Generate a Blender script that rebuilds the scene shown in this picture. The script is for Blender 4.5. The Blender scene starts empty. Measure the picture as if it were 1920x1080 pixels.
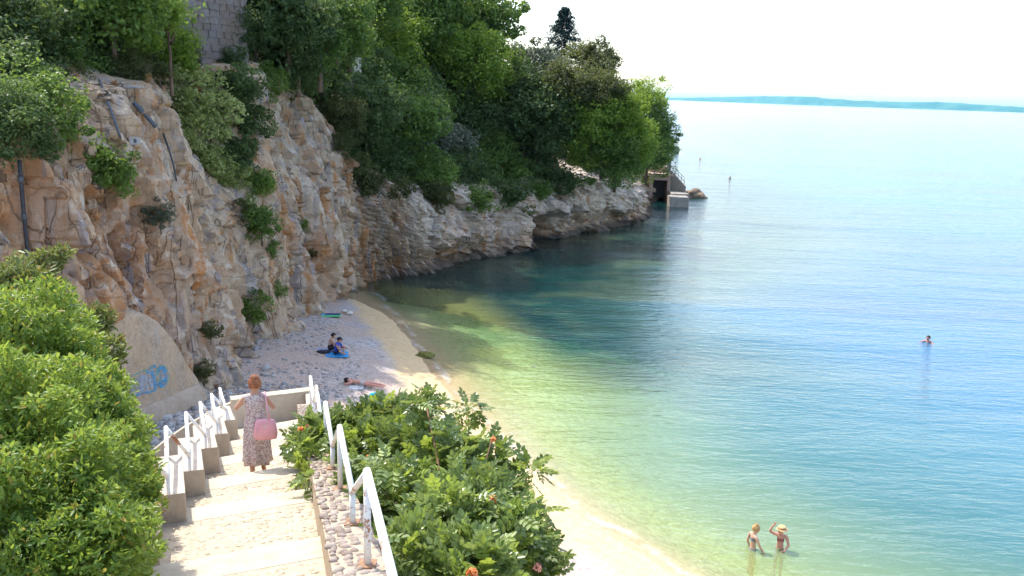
import bpy, bmesh, math, random
import numpy as np
from mathutils import Vector, Matrix, noise as mnoise
from mathutils.bvhtree import BVHTree

random.seed(7)
rng = np.random.default_rng(11)
PI = math.pi
SC = bpy.context.scene
COL = SC.collection

# ------------------------------------------------------------------ camera
CAM_H = 12.5
FOC = 1663.0                       # focal length in pixels of a 1920 wide frame
ROLL = math.atan(0.0335)
PITCH = math.atan(364 * math.cos(ROLL) / FOC)
_F = np.array([0, math.cos(PITCH), -math.sin(PITCH)])
_U = np.array([0, math.sin(PITCH), math.cos(PITCH)])
_R = np.array([1.0, 0, 0])
_R2 = math.cos(ROLL) * _R + math.sin(ROLL) * _U
_U2 = math.cos(ROLL) * _U - math.sin(ROLL) * _R
EYE = np.array([0, 0, CAM_H])
cam = bpy.data.cameras.new('camera')
cam.sensor_width = 36.0
cam.lens = 36.0 * FOC / 1920.0
cam.clip_start = 0.1
cam.clip_end = 80000
camo = bpy.data.objects.new('camera', cam)
COL.objects.link(camo)
camo.matrix_world = Matrix(((_R2[0], _U2[0], -_F[0], EYE[0]), (_R2[1], _U2[1], -_F[1], EYE[1]),
                            (_R2[2], _U2[2], -_F[2], EYE[2]), (0, 0, 0, 1)))
SC.camera = camo

# ------------------------------------------------------------------ sky, sun, exposure
SUN_EL, SUN_AZ = 54.0, -42.0       # azimuth from +Y towards +X
world = bpy.data.worlds.new('World')
SC.world = world
world.use_nodes = True
wn = world.node_tree
wn.nodes.clear()
sky = wn.nodes.new('ShaderNodeTexSky')
sky.sky_type = 'NISHITA'
sky.sun_disc = False
sky.sun_elevation = math.radians(SUN_EL)
sky.sun_rotation = math.radians(SUN_AZ)
sky.altitude = 0
sky.air_density = 1.0
sky.dust_density = 1.8
sky.ozone_density = 1.0
hs = wn.nodes.new('ShaderNodeHueSaturation')
hs.inputs['Saturation'].default_value = 0.85     # hazy, washed-out summer sky
bg = wn.nodes.new('ShaderNodeBackground')
bg.inputs['Strength'].default_value = 0.15
wo = wn.nodes.new('ShaderNodeOutputWorld')
wn.links.new(sky.outputs[0], hs.inputs['Color'])
wn.links.new(hs.outputs[0], bg.inputs['Color'])
wn.links.new(bg.outputs[0], wo.inputs['Surface'])

sun = bpy.data.lights.new('sun', 'SUN')
sun.energy = 2.05
sun.angle = math.radians(0.55)
sun.color = (1.0, 0.95, 0.86)
suno = bpy.data.objects.new('sun', sun)
COL.objects.link(suno)
_el, _az = math.radians(SUN_EL), math.radians(SUN_AZ)
TO_SUN = Vector((math.sin(_az) * math.cos(_el), math.cos(_az) * math.cos(_el), math.sin(_el)))
suno.rotation_euler = TO_SUN.to_track_quat('Z', 'Y').to_euler()
suno.location = (-60, 90, 160)

vs = SC.view_settings
vs.view_transform = 'Standard'
vs.look = 'None'
vs.gamma = 1.0
vs.use_curve_mapping = False
vs.exposure = 1.55
SC.render.engine = 'CYCLES'
SC.cycles.use_denoising = True
SC.cycles.max_bounces = 8
SC.cycles.diffuse_bounces = 3
SC.cycles.glossy_bounces = 3
SC.cycles.transmission_bounces = 3
SC.cycles.volume_bounces = 0
SC.cycles.transparent_max_bounces = 12
SC.cycles.use_adaptive_sampling = True
SC.cycles.adaptive_threshold = 0.02
SC.cycles.sample_clamp_indirect = 6.0
SC.cycles.caustics_reflective = False
SC.cycles.caustics_refractive = False

# ------------------------------------------------------------------ helpers
def ray(x, y):
    return _F + (x - 960) / FOC * _R2 - (y - 540) / FOC * _U2
def atz(x, y, z):
    d = ray(x, y); return EYE + d * (z - CAM_H) / d[2]
def aty(x, y, Y):
    d = ray(x, y); return EYE + d * Y / d[1]
def pxsize(Y, px):                 # metres covered by px picture pixels at depth Y
    return px * Y / FOC

def link(o, parent=None):
    COL.objects.link(o)
    if parent is not None:
        o.parent = parent
    return o
def tag(o, label=None, cat=None, group=None, kind=None):
    if label: o['label'] = label
    if cat: o['category'] = cat
    if group: o['group'] = group
    if kind: o['kind'] = kind
    return o
def empty(name, loc=(0, 0, 0), label=None, cat=None, group=None, rz=0):
    o = bpy.data.objects.new(name, None)
    o.empty_display_size = 0.2
    o.location = loc
    o.rotation_euler = (0, 0, rz)
    COL.objects.link(o)
    return tag(o, label, cat, group)
def mesh_np(name, verts, faces, mat=None, smooth=False):
    """verts Nx3 array, faces MxK array (all the same K)"""
    verts = np.asarray(verts, np.float32); faces = np.asarray(faces, np.int32)
    me = bpy.data.meshes.new(name)
    k = faces.shape[1]
    me.vertices.add(len(verts)); me.vertices.foreach_set('co', verts.ravel())
    me.loops.add(faces.size); me.loops.foreach_set('vertex_index', faces.ravel())
    me.polygons.add(len(faces))
    me.polygons.foreach_set('loop_start', np.arange(0, faces.size, k, dtype=np.int32))
    me.polygons.foreach_set('loop_total', np.full(len(faces), k, np.int32))
    if smooth:
        me.polygons.foreach_set('use_smooth', np.ones(len(faces), bool))
    me.update(calc_edges=True)
    if mat: me.materials.append(mat)
    return me
def obj(name, me, parent=None, loc=None, rot=None, scale=None):
    o = bpy.data.objects.new(name, me)
    if loc is not None: o.location = loc
    if rot is not None: o.rotation_euler = rot
    if scale is not None: o.scale = scale
    return link(o, parent)
def attr_color(me, name, arr):
    a = me.color_attributes.new(name, 'FLOAT_COLOR', 'POINT')
    full = np.ones((len(me.vertices), 4), np.float32); full[:, :arr.shape[1]] = arr
    a.data.foreach_set('color', full.ravel())
def grid_faces(nu, nv):
    i = np.arange(nu - 1)[:, None] * nv + np.arange(nv - 1)[None, :]
    return np.stack([i, i + nv, i + nv + 1, i + 1], -1).reshape(-1, 4)
class MB:
    """collects small pieces that belong to one mesh"""
    def __init__(s): s.v = []; s.f = []
    def add(s, v, f):
        n = len(s.v); s.v += [tuple(map(float, p)) for p in v]; s.f += [tuple(i + n for i in q) for q in f]; return s
    def prism(s, a, b):            # two rings of equal length
        n = len(a); f = [(i, (i + 1) % n, n + (i + 1) % n, n + i) for i in range(n)]
        return s.add(list(a) + list(b), f + [tuple(range(n))[::-1], tuple(range(n, 2 * n))])
    def box(s, c, d, rz=0):
        x, y, z = d[0] / 2, d[1] / 2, d[2] / 2; cs, sn = math.cos(rz), math.sin(rz)
        P = lambda a, b, h: (c[0] + a * cs - b * sn, c[1] + a * sn + b * cs, c[2] + h)
        q = [(-x, -y), (x, -y), (x, y), (-x, y)]
        return s.prism([P(a, b, -z) for a, b in q], [P(a, b, z) for a, b in q])
    def tube(s, pts, r, n=8, cap=True):
        pts = [Vector(p) for p in pts]; m = len(pts)
        rr = r if hasattr(r, '__len__') else [r] * m
        rings = []; ref = None
        for i, p in enumerate(pts):
            t = (pts[min(i + 1, m - 1)] - pts[max(i - 1, 0)]).normalized()
            if ref is None: ref = Vector((0, 0, 1)) if abs(t.z) < .9 else Vector((1, 0, 0))
            x = (ref - t * ref.dot(t)).normalized(); y = t.cross(x); ref = x
            rings.append([p + (x * math.cos(2 * PI * k / n) + y * math.sin(2 * PI * k / n)) * rr[i] for k in range(n)])
        v = [q for r_ in rings for q in r_]
        f = [(i * n + k, i * n + (k + 1) % n, (i + 1) * n + (k + 1) % n, (i + 1) * n + k) for i in range(m - 1) for k in range(n)]
        if cap: f += [tuple(range(n))[::-1], tuple(range((m - 1) * n, m * n))]
        return s.add(v, f)
    def loft(s, rings, cap=True):
        n = len(rings[0]); m = len(rings)
        v = [q for r_ in rings for q in r_]
        f = [(i * n + k, i * n + (k + 1) % n, (i + 1) * n + (k + 1) % n, (i + 1) * n + k) for i in range(m - 1) for k in range(n)]
        if cap: f += [tuple(range(n))[::-1], tuple(range((m - 1) * n, m * n))]
        return s.add(v, f)
    def mesh(s, name, mat, smooth=False, bevel=0):
        me = bpy.data.meshes.new(name); me.from_pydata(s.v, [], s.f)
        bm = bmesh.new(); bm.from_mesh(me)
        bmesh.ops.recalc_face_normals(bm, faces=bm.faces)
        if bevel:
            ed = [e for e in bm.edges if len(e.link_faces) == 2 and e.calc_face_angle(0) > .5]
            bmesh.ops.bevel(bm, geom=ed, offset=bevel, segments=2, profile=.6, affect='EDGES')
        bm.to_mesh(me); bm.free()
        if smooth: me.polygons.foreach_set('use_smooth', [True] * len(me.polygons))
        if mat: me.materials.append(mat)
        return me
    def build(s, name, mat, parent=None, smooth=False, bevel=0, loc=None, rot=None):
        return obj(name, s.mesh(name, mat, smooth, bevel), parent, loc, rot)

# numpy noise -------------------------------------------------------
def _h(ix, iy, iz, seed):
    with np.errstate(over='ignore'):
        h = (ix.astype(np.int64) * 374761393 + iy.astype(np.int64) * 668265263 + iz.astype(np.int64) * 2147483647 + seed * 974634777) & 0xffffffff
        h = ((h ^ (h >> 13)) * 1274126177) & 0xffffffff
        h = ((h ^ (h >> 16)) * 2246822519) & 0xffffffff
        return ((h ^ (h >> 15)) & 0xffffff) / float(0xffffff)
def vnoise(p, seed=0):
    i = np.floor(p).astype(np.int64); f = p - i; u = f * f * f * (f * (f * 6 - 15) + 10)
    r = 0
    for dx in (0, 1):
        for dy in (0, 1):
            for dz in (0, 1):
                w = (u[:, 0] if dx else 1 - u[:, 0]) * (u[:, 1] if dy else 1 - u[:, 1]) * (u[:, 2] if dz else 1 - u[:, 2])
                r = r + w * _h(i[:, 0] + dx, i[:, 1] + dy, i[:, 2] + dz, seed)
    return r * 2 - 1
def fbm(p, octv=4, seed=0, gain=.5, lac=2.03):
    a, s, t = 1.0, 0, 0
    q = np.array(p, float)
    for o in range(octv):
        s = s + a * vnoise(q, seed + o * 17); t += a; a *= gain; q = q * lac + 13.7
    return s / t
def cells(p, seed=0, jit=.9):
    """distance to nearest and second nearest feature, and that cell's id number 0..1"""
    i = np.floor(p).astype(np.int64)
    f1 = np.full(len(p), 9.0); f2 = np.full(len(p), 9.0); cid = np.zeros(len(p)); off = np.zeros((len(p), 3))
    for dx in (-1, 0, 1):
        for dy in (-1, 0, 1):
            for dz in (-1, 0, 1):
                c = i + np.array([dx, dy, dz])
                q = np.stack([c[:, k] + .5 + jit * (_h(c[:, 0], c[:, 1], c[:, 2], seed + 5 * k + 1) - .5) for k in range(3)], -1)
                dv = p - q; d = np.sqrt((dv ** 2).sum(1)); hid = _h(c[:, 0], c[:, 1], c[:, 2], seed + 99)
                nearer = d < f1
                f2 = np.where(nearer, f1, np.minimum(f2, d))
                cid = np.where(nearer, hid, cid); off = np.where(nearer[:, None], dv, off); f1 = np.where(nearer, d, f1)
    return f1, f2, cid, off
def sstep(a, b, x):
    t = np.clip((x - a) / (b - a), 0, 1); return t * t * (3 - 2 * t)

# material builder --------------------------------------------------
class NT:
    def __init__(s, name):
        s.m = bpy.data.materials.new(name); s.m.use_nodes = True; s.t = s.m.node_tree; s.t.nodes.clear()
        s.out = s.t.nodes.new('ShaderNodeOutputMaterial')
    def n(s, typ, ins=None, **kw):
        nd = s.t.nodes.new('ShaderNode' + typ)
        for k, v in kw.items(): setattr(nd, k, v)
        for k, v in (ins or {}).items(): s.set(nd, k, v)
        return nd
    def set(s, nd, k, v):
        sock = nd.inputs[k]
        if isinstance(v, bpy.types.NodeSocket): s.t.links.new(v, sock)
        elif isinstance(v, bpy.types.Node): s.t.links.new(v.outputs[0], sock)
        else:
            if sock.type == 'RGBA' and len(v) == 3: v = (*v, 1)
            sock.default_value = v
    def mix(s, fac, a, b, mode='MIX'):
        nd = s.t.nodes.new('ShaderNodeMix'); nd.data_type = 'RGBA'; nd.blend_type = mode; nd.clamp_factor = True
        for k, v in ((0, fac), (6, a), (7, b)): s.set(nd, k, v)
        return nd.outputs[2]
    def math(s, op, a, b=0.0, clamp=False):
        nd = s.t.nodes.new('ShaderNodeMath'); nd.operation = op; nd.use_clamp = clamp
        s.set(nd, 0, a); s.set(nd, 1, b); return nd.outputs[0]
    def ramp(s, x, stops, interp='LINEAR'):
        nd = s.t.nodes.new('ShaderNodeValToRGB'); nd.color_ramp.interpolation = interp
        e = nd.color_ramp.elements
        while len(e) < len(stops): e.new(.5)
        for k, (p, c) in enumerate(stops):
            e[k].position = p; e[k].color = (c, c, c, 1) if not hasattr(c, '__len__') else (*c, 1)
        s.set(nd, 0, x); return nd.outputs[0]
    def pos(s, scale=(1, 1, 1), rot=(0, 0, 0), coord='Object'):
        if coord == 'World': src = s.n('NewGeometry').outputs['Position']
        else: src = s.n('TexCoord').outputs[coord]
        return s.n('Mapping', {'Vector': src, 'Scale': scale, 'Rotation': rot}).outputs[0]
    def noise(s, vec, scale=5, detail=4, rough=.55, dist=0):
        return s.n('TexNoise', {'Vector': vec, 'Scale': scale, 'Detail': detail, 'Roughness': rough, 'Distortion': dist}).outputs[0]
    def vor(s, vec, scale=5, feature='F1', out=0, rand=1):
        return s.n('TexVoronoi', {'Vector': vec, 'Scale': scale, 'Randomness': rand}, feature=feature).outputs[out]
    def bump(s, h, strength=.3, dist=.05, normal=None):
        i = {'Height': h, 'Strength': strength, 'Distance': dist}
        if normal is not None: i['Normal'] = normal
        return s.n('Bump', i).outputs[0]
    def principled(s, **kw):
        names = {'color': 'Base Color', 'rough': 'Roughness', 'normal': 'Normal', 'spec': 'Specular IOR Level', 'metal': 'Metallic', 'sss': 'Subsurface Weight'}
        return s.n('BsdfPrincipled', {names.get(k, k): v for k, v in kw.items()}).outputs[0]
    def surf(s, sh):
        s.t.links.new(sh, s.out.inputs['Surface']); return s.m

def simple(name, col, rough=.6, var=.12, scale=8, bump=.0, bscale=40, spec=.3, metal=0):
    m = NT(name); v = m.pos()
    n = m.noise(v, scale, 5)
    c = m.mix(m.ramp(n, [(.3, 0.0), (.7, 1.0)]), tuple(x * (1 - var) for x in col), tuple(min(1, x * (1 + var)) for x in col))
    kw = dict(color=c, rough=rough, spec=spec, metal=metal)
    if bump: kw['normal'] = m.bump(m.noise(v, bscale, 4), bump, .02)
    return m.surf(m.principled(**kw))

# ================================================================== THE SETTING
# stairs: plan lines of their two edges, height of the run
def st_xr(Y): return 0.38 - 0.27 * Y
def st_xl(Y): return -1.71 - 0.23 * Y
def st_z(Y): return 6.05 + 0.265 * (14.5 - Y)

# coast: x, y, rock top height, set-back of that top, hill height behind
CLIFF = np.array([
    (-27, -4, 8, 2.0, 18), (-22, 6, 9, 2.0, 16), (-17.5, 15, 10, 1.8, 17), (-14.6, 22, 11, 1.6, 18), (-12.9, 27.5, 11.5, 1.8, 19), (-11.7, 31, 12, 2.2, 21),
    (-11.3, 35.4, 12.5, 3.0, 24), (-12.0, 42, 13.2, 2.4, 25), (-11.7, 47.7, 13.3, 1.9, 26), (-10.9, 54, 11.5, 1.9, 27), (-9.3, 58.2, 7.6, 2.0, 26),
    (-6.6, 60.8, 5.6, 1.3, 23), (-4.4, 64.8, 5.2, 1.2, 20.5), (-1.5, 69, 5.0, 1.2, 18.5), (1.6, 73.2, 4.6, 1.2, 17), (6, 80.2, 4.8, 1.3, 15),
    (10.2, 87, 4.8, 1.4, 12.5), (14.0, 93.4, 4.2, 2.0, 9), (15.3, 97.6, 3.4, 2.2, 7.5), (14.6, 102, 3, 1.6, 7.5), (15.4, 108, 3, 1.5, 7.5), (17.6, 115, 3, 1.4, 7.5), (20.5, 122, 3, 1.4, 7),
    (22, 132, 3, 1.4, 7), (23.5, 160, 3, 1.4, 7), (31, 200, 3, 1.4, 6), (36, 222, 2, 1.4, 4), (28, 245, 3, 1.4, 5), (-10, 270, 4, 1.5, 10)], float)
WATERLINE = np.array([(80, -60), (40, -14), (20, 5), (12, 13), (7.4, 18.2), (4.6, 21.8), (2.2, 25.2), (.3, 29.1), (-2.0, 34.4), (-4.2, 40.9), (-6.5, 47.8), (-9.6, 56.0)], float)
i0 = 10
SHORE = np.vstack([WATERLINE, CLIFF[i0:, :2]])
LAND = np.vstack([SHORE, [(-400, 270), (-400, -60)]])

def poly_dist(P, L):
    """distance to an open line, plus position along it as a fractional vertex number"""
    best = np.full(len(P), 1e9); par = np.zeros(len(P))
    for i in range(len(L) - 1):
        a, b = L[i], L[i + 1]; ab = b - a
        t = np.clip(((P - a) @ ab) / (ab @ ab), 0, 1)
        d = np.hypot(*(P - (a + t[:, None] * ab)).T)
        m = d < best; best[m] = d[m]; par[m] = i + t[m]
    return best, par
def inside(P, L):
    r = np.zeros(len(P), bool)
    for i in range(len(L)):
        (x1, y1), (x2, y2) = L[i], L[(i + 1) % len(L)]
        c = (y1 > P[:, 1]) != (y2 > P[:, 1])
        xi = x1 + (P[:, 1] - y1) * (x2 - x1) / (y2 - y1 if y2 != y1 else 1e-9)
        r ^= c & (P[:, 0] < xi)
    return r
def shore_sd(P):
    """signed distance from the water's edge, positive at sea, and how much of a rock coast it is"""
    d, par = poly_dist(P, SHORE)
    return np.where(inside(P, LAND), -d, d), sstep(len(WATERLINE) - 2.2, len(WATERLINE) + .5, par)
def ground_z(P):
    sd, rocky = shore_sd(P)
    P3 = np.column_stack([P, np.zeros(len(P))])
    land = 1.55 * (1 - np.exp(np.minimum(sd, 0) * .11)) + .06 * fbm(P3 * .5, 3, 4)
    land = land * (1 - rocky) - .9 * rocky
    s = np.maximum(sd, 0)
    sl = .33 - .10 * sstep(27, 37, P[:, 1]); beach = np.where(s < 3.3, sl * s, sl * 3.3 + (.13 + .13 * sstep(30, 42, P[:, 1])) * (s - 3.3))
    rock = .5 + .9 * np.minimum(s, 1.5) + .09 * s
    dep = beach * (1 - rocky) + np.minimum(rock, 12) * rocky + .10 * fbm(P3 * .35, 4, 9) * sstep(0, 4, s)
    z = np.where(sd < 0, land, -np.minimum(dep, 9))
    # the bank that carries the stairs
    Y = P[:, 1]; X = P[:, 0]
    zs = st_z(Y) - .42 - np.maximum(0, Y - 21.6) * 1.6
    right = np.maximum(0, X - (st_xr(Y) + .40)); left = np.maximum(0, (st_xl(Y) - .30) - X)
    bank = zs - 1.35 * right - .95 * left + .12 * fbm(P3 * 1.3, 3, 3)
    return np.maximum(z, bank), sd, rocky

def coast_attr(P):
    d, par = poly_dist(P, CLIFF[:, :2])
    i = np.clip(np.floor(par).astype(int), 0, len(CLIFF) - 2); t = (par - i)[:, None]
    A = CLIFF[i, 2:] * (1 - t) + CLIFF[i + 1, 2:] * t
    return d, A
CLAND = np.vstack([CLIFF[:, :2], [(-400, 270), (-400, -4)]])
def hill_z(P):
    d, A = coast_attr(P); d = np.where(inside(P, CLAND), d, -d)
    h1, d1, h2 = A.T
    P3 = np.column_stack([P, np.zeros(len(P))])
    return h1 + (h2 - h1) * sstep(0, 15, d - d1) + np.clip(d - d1 - 12, 0, 60) * .12 + .5 * fbm(P3 * .25, 3, 2) * sstep(0, 4, d - d1), d, d1
def hill_at(x, y):
    z, d, d1 = hill_z(np.array([[x, y]], float)); return float(z[0])

# ---- materials of the setting
def mat_ground():
    m = NT('beach_pebble_sand'); v = m.pos()
    at = m.n('Attribute', attribute_name='zone'); sep = m.n('SeparateColor', {0: at.outputs['Color']})
    sea, sand, rockbed = sep.outputs[0], sep.outputs[1], sep.outputs[2]
    big = m.noise(v, .35, 5, .6); fine = m.noise(v, 3.5, 6, .65)
    peb = m.vor(v, 7.5, 'F1', 1); pebd = m.vor(v, 7.5, 'F1', 0); peb2 = m.vor(v, 22, 'F1', 1)
    grey = m.mix(m.ramp(m.n('SeparateColor', {0: peb}).outputs[0], [(0.1, 0.0), (.9, 1.0)]), (.28, .265, .27), (.54, .52, .52))
    warm = m.mix(m.ramp(m.n('SeparateColor', {0: peb2}).outputs[1], [(0.1, 0.0), (.9, 1.0)]), (.40, .30, .25), (.56, .44, .37))
    grav = m.mix(m.ramp(m.math('ADD', big, m.math('MULTIPLY', sand, -.25)), [(.28, 1.0), (.52, 0.0)]), warm, grey)
    wetsand = m.mix(m.ramp(fine, [(.3, 0.0), (.7, 1.0)]), (.56, .40, .22), (.70, .53, .32))
    dry = m.mix(m.math('MULTIPLY', m.ramp(m.math('ADD', sand, m.math('MULTIPLY', m.math('SUBTRACT', big, .5), .9)), [(.35, 0.0), (.75, 1.0)]), 1.0), grav, wetsand)
    # under water: pale sand, then stones with weed
    st = m.mix(m.ramp(m.math('ADD', m.math('MULTIPLY', m.n('SeparateColor', {0: m.vor(v, 5.5, 'F1', 1)}).outputs[0], .35), m.math('MULTIPLY', m.noise(v, 2.2, 6, .7), .75)), [(.35, 0.0), (.72, 1.0)]), (.34, .34, .12), (.86, .80, .42))
    weed = m.mix(m.ramp(m.noise(v, .22, 5, .62, .4), [(.47, 0.0), (.60, .95)]), st, (.03, .07, .065))
    bed = m.mix(m.ramp(sea, [(.02, 0.0), (.20, 1.0)]), wetsand, m.mix(m.ramp(sea, [(.25, 0.0), (.55, 1.0)]), st, weed))
    bed = m.mix(m.math('MULTIPLY', rockbed, m.ramp(m.noise(v, .5, 4), [(.30, 0.35), (.5, 1.0)])), bed, (.030, .065, .055))
    col = m.mix(m.ramp(sea, [(0.0, 0.0), (.03, 1.0)]), dry, bed)
    soil = m.mix(fine, (.20, .15, .09), (.34, .26, .16))
    col = m.mix(at.outputs['Alpha'], soil, col)
    h = m.math('ADD', m.math('MULTIPLY', pebd, -.6), m.math('MULTIPLY', fine, .5))
    return m.surf(m.principled(color=col, rough=.85, spec=.2, normal=m.bump(h, .55, .06)))

def mat_rock():
    m = NT('limestone_cliff'); v = m.pos()
    at = m.n('Attribute', attribute_name='stain'); sep = m.n('SeparateColor', {0: at.outputs['Color']})
    org, gry, dark = sep.outputs[0], sep.outputs[1], sep.outputs[2]
    vs_ = m.pos((1.0, 1.0, .22))
    n1 = m.noise(v, .55, 7, .62); n2 = m.noise(vs_, 1.3, 7, .66, .3); n3 = m.noise(v, 6, 6, .7); n4 = m.noise(vs_, 3.4, 5, .7)
    base = m.mix(m.ramp(n1, [(.33, 0.0), (.66, 1.0)]), (.47, .335, .225), (.66, .53, .405))
    base = m.mix(m.ramp(n2, [(.40, 0.0), (.62, .85)]), base, (.52, .365, .235))
    base = m.mix(m.math('MULTIPLY', org, m.ramp(n4, [(.25, .35), (.65, 1.0)])), base, (.46, .215, .085))
    g = m.math('MULTIPLY', m.math('ADD', m.math('MULTIPLY', gry, .6), m.ramp(n2, [(.58, 0.0), (.76, .4)])), m.ramp(n3, [(.2, .55), (.6, 1.0)]), True)
    base = m.mix(m.math('MULTIPLY', g, .7), base, (.36, .32, .315))
    pale = m.math('MULTIPLY', m.ramp(n4, [(.55, 0.0), (.75, .8)]), m.ramp(n1, [(.4, 0.0), (.6, 1.0)]))
    base = m.mix(pale, base, (.66, .57, .47))
    crack = m.ramp(m.vor(m.n('VectorMath', {0: m.pos((1, 1, .55)), 1: m.n('VectorMath', {0: m.n('TexNoise', {'Vector': v, 'Scale': 1.2, 'Detail': 4}).outputs[1], 1: (2.4, 2.4, 2.4)}, operation='MULTIPLY').outputs[0]}, operation='ADD').outputs[0], 1.0, 'DISTANCE_TO_EDGE', 0), [(0, 1.0), (.022, 0.0)])
    
    def frac(vec, sc, w, seed):
        q = m.noise(m.n('VectorMath', {0: vec, 1: (seed, seed * 2, seed)}, operation='ADD').outputs[0], sc, 4, .5, .5)
        return m.ramp(m.math('ABSOLUTE', m.math('SUBTRACT', q, .5)), [(0, 1.0), (w, 0.0)])
    sparse = m.ramp(m.noise(v, .35, 3), [(.45, 0.0), (.6, 1.0)])
    fA = frac(m.pos((1, 1, .28)), .6, .012, 3.0); fB = m.math('MULTIPLY', frac(m.pos((.6, .6, 1.5), (.5, .2, 0)), .7, .010, 9.0), sparse)
    fr_ = m.math('MAXIMUM', fA, fB)
    base = m.mix(m.math('MULTIPLY', fr_, .55), base, (.20, .13, .085))
    stk = m.noise(m.pos((1, 1, .06)), 1.5, 5, .6)
    base = m.mix(m.ramp(stk, [(.54, 0.0), (.64, .85)]), base, (.33, .295, .30))
    base = m.mix(m.ramp(stk, [(.34, .95), (.45, 0.0)]), base, (.50, .235, .09))
    base = m.mix(m.ramp(n3, [(.30, .45), (.47, 0.0)]), base, (.22, .15, .10))
    base = m.mix(m.ramp(m.noise(v, 1.6, 5, .6), [(.54, 0.0), (.68, .7)]), base, (.72, .63, .53))
    base = m.mix(m.math('MULTIPLY', m.math('SUBTRACT', 1.0, at.outputs['Alpha']), m.ramp(n2, [(.35, 1.0), (.62, .25)])), base, (.68, .59, .50))
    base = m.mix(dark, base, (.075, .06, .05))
    h = m.math('ADD', m.math('MULTIPLY', n3, .6), m.math('ADD', m.math('MULTIPLY', n4, .8), m.math('MULTIPLY', fr_, -.8)))
    nrm = m.bump(h, .75, .14)
    return m.surf(m.principled(color=base, rough=.88, spec=.2, normal=nrm))

def mat_water():
    m = NT('sea_water'); v = m.pos()
    at = m.n('Attribute', attribute_name='tint'); dp = m.n('Attribute', attribute_name='depth')
    sep = m.n('SeparateColor', {0: dp.outputs['Color']}); opq, sd, shal = sep.outputs[0], sep.outputs[1], sep.outputs[2]
    w1 = m.noise(m.pos((1.0, 2.6, 1), (0, 0, .22)), 1.0, 4, .6, .25)
    w2 = m.noise(m.pos((.10, .34, 1), (0, 0, .12)), 1.0, 4, .6, .3)
    w3 = m.noise(m.pos((2.6, 5.0, 1), (0, 0, -.2)), 1.0, 3, .55)
    w4 = m.noise(m.pos((.012, .05, 1), (0, 0, .1)), 1.0, 4, .6)
    h = m.math('ADD', m.math('ADD', m.math('MULTIPLY', w1, .17), m.math('MULTIPLY', w2, .42)), m.math('ADD', m.math('MULTIPLY', w3, .05), m.math('MULTIPLY', w4, 1.6)))
    calm = m.math('ADD', m.math('MULTIPLY', opq, .75), .25)
    nrm = m.bump(h, calm, .55)
    patch = m.noise(m.pos((.02, .035, 1)), 1.0, 4, .6)
    deep = m.mix(m.ramp(patch, [(.35, 0.0), (.65, 1.0)]), (.045, .125, .36), (.035, .20, .39))
    near = (.46, .50, .16)
    scat = m.mix(m.ramp(sep.outputs[1], [(.16, 0.0), (1.0, 1.0)]), m.mix(m.ramp(opq, [(.32, 0.0), (.82, 1.0)]), near, (.055, .165, .155)), deep)
    scat = m.mix(m.math('MULTIPLY', dp.outputs['Alpha'], m.ramp(m.noise(m.pos((.16, .22, 1)), 1.0, 4, .6, .5), [(.28, .6), (.50, 1.0)])), scat, (.008, .065, .070))  # painted dark teal for the headland's shade and reflection, and the weed
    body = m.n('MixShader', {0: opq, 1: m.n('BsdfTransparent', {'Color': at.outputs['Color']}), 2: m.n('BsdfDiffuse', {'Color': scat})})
    gl = m.n('BsdfGlossy', {'Color': (1, 1, 1), 'Roughness': .07, 'Normal': nrm})
    fr = m.n('Fresnel', {'IOR': 1.33, 'Normal': nrm})
    water = m.n('MixShader', {0: m.math('MULTIPLY', fr.outputs[0], 1.0), 1: body, 2: gl})
    wob = m.noise(m.pos((.45, .45, 1)), 1.0, 4, .6)
    lace = m.ramp(m.vor(m.pos((1.6, 1.6, 1)), 1.6, 'DISTANCE_TO_EDGE', 0), [(0.0, 1.0), (.10, .0)])
    def band(c, w, amp):
        x = m.math('SUBTRACT', m.math('ADD', m.math('MULTIPLY', sd, 40.0), m.math('MULTIPLY', m.math('SUBTRACT', wob, .5), amp)), c)
        return m.ramp(m.math('ABSOLUTE', x), [(0, 1.0), (w, 0.0)])
    foam = m.math('ADD', m.math('MULTIPLY', band(.35, .22, 1.6), .32), m.math('MULTIPLY', band(1.5, .5, 2.6), m.math('MULTIPLY', lace, .12)), True)
    foam = m.math('MULTIPLY', foam, m.math('MULTIPLY', shal, m.ramp(m.noise(v, .8, 5, .7), [(.42, 0.0), (.62, 1.0)])))
    sh = m.n('MixShader', {0: foam, 1: water, 2: m.n('BsdfDiffuse', {'Color': (.85, .85, .83)})})
    return m.surf(sh.outputs[0])

def mat_soil():
    m = NT('hill_soil'); v = m.pos()
    n = m.noise(v, 1.2, 6, .65); g = m.noise(v, .4, 4)
    c = m.mix(m.ramp(n, [(.3, 0.0), (.7, 1.0)]), (.10, .085, .045), (.26, .20, .12))
    c = m.mix(m.ramp(g, [(.4, 0.0), (.6, .8)]), c, (.06, .09, .03))
    return m.surf(m.principled(color=c, rough=.95, spec=.1, normal=m.bump(n, .8, .2)))

M_ROCK, M_SOIL = mat_rock(), mat_soil()

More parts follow.
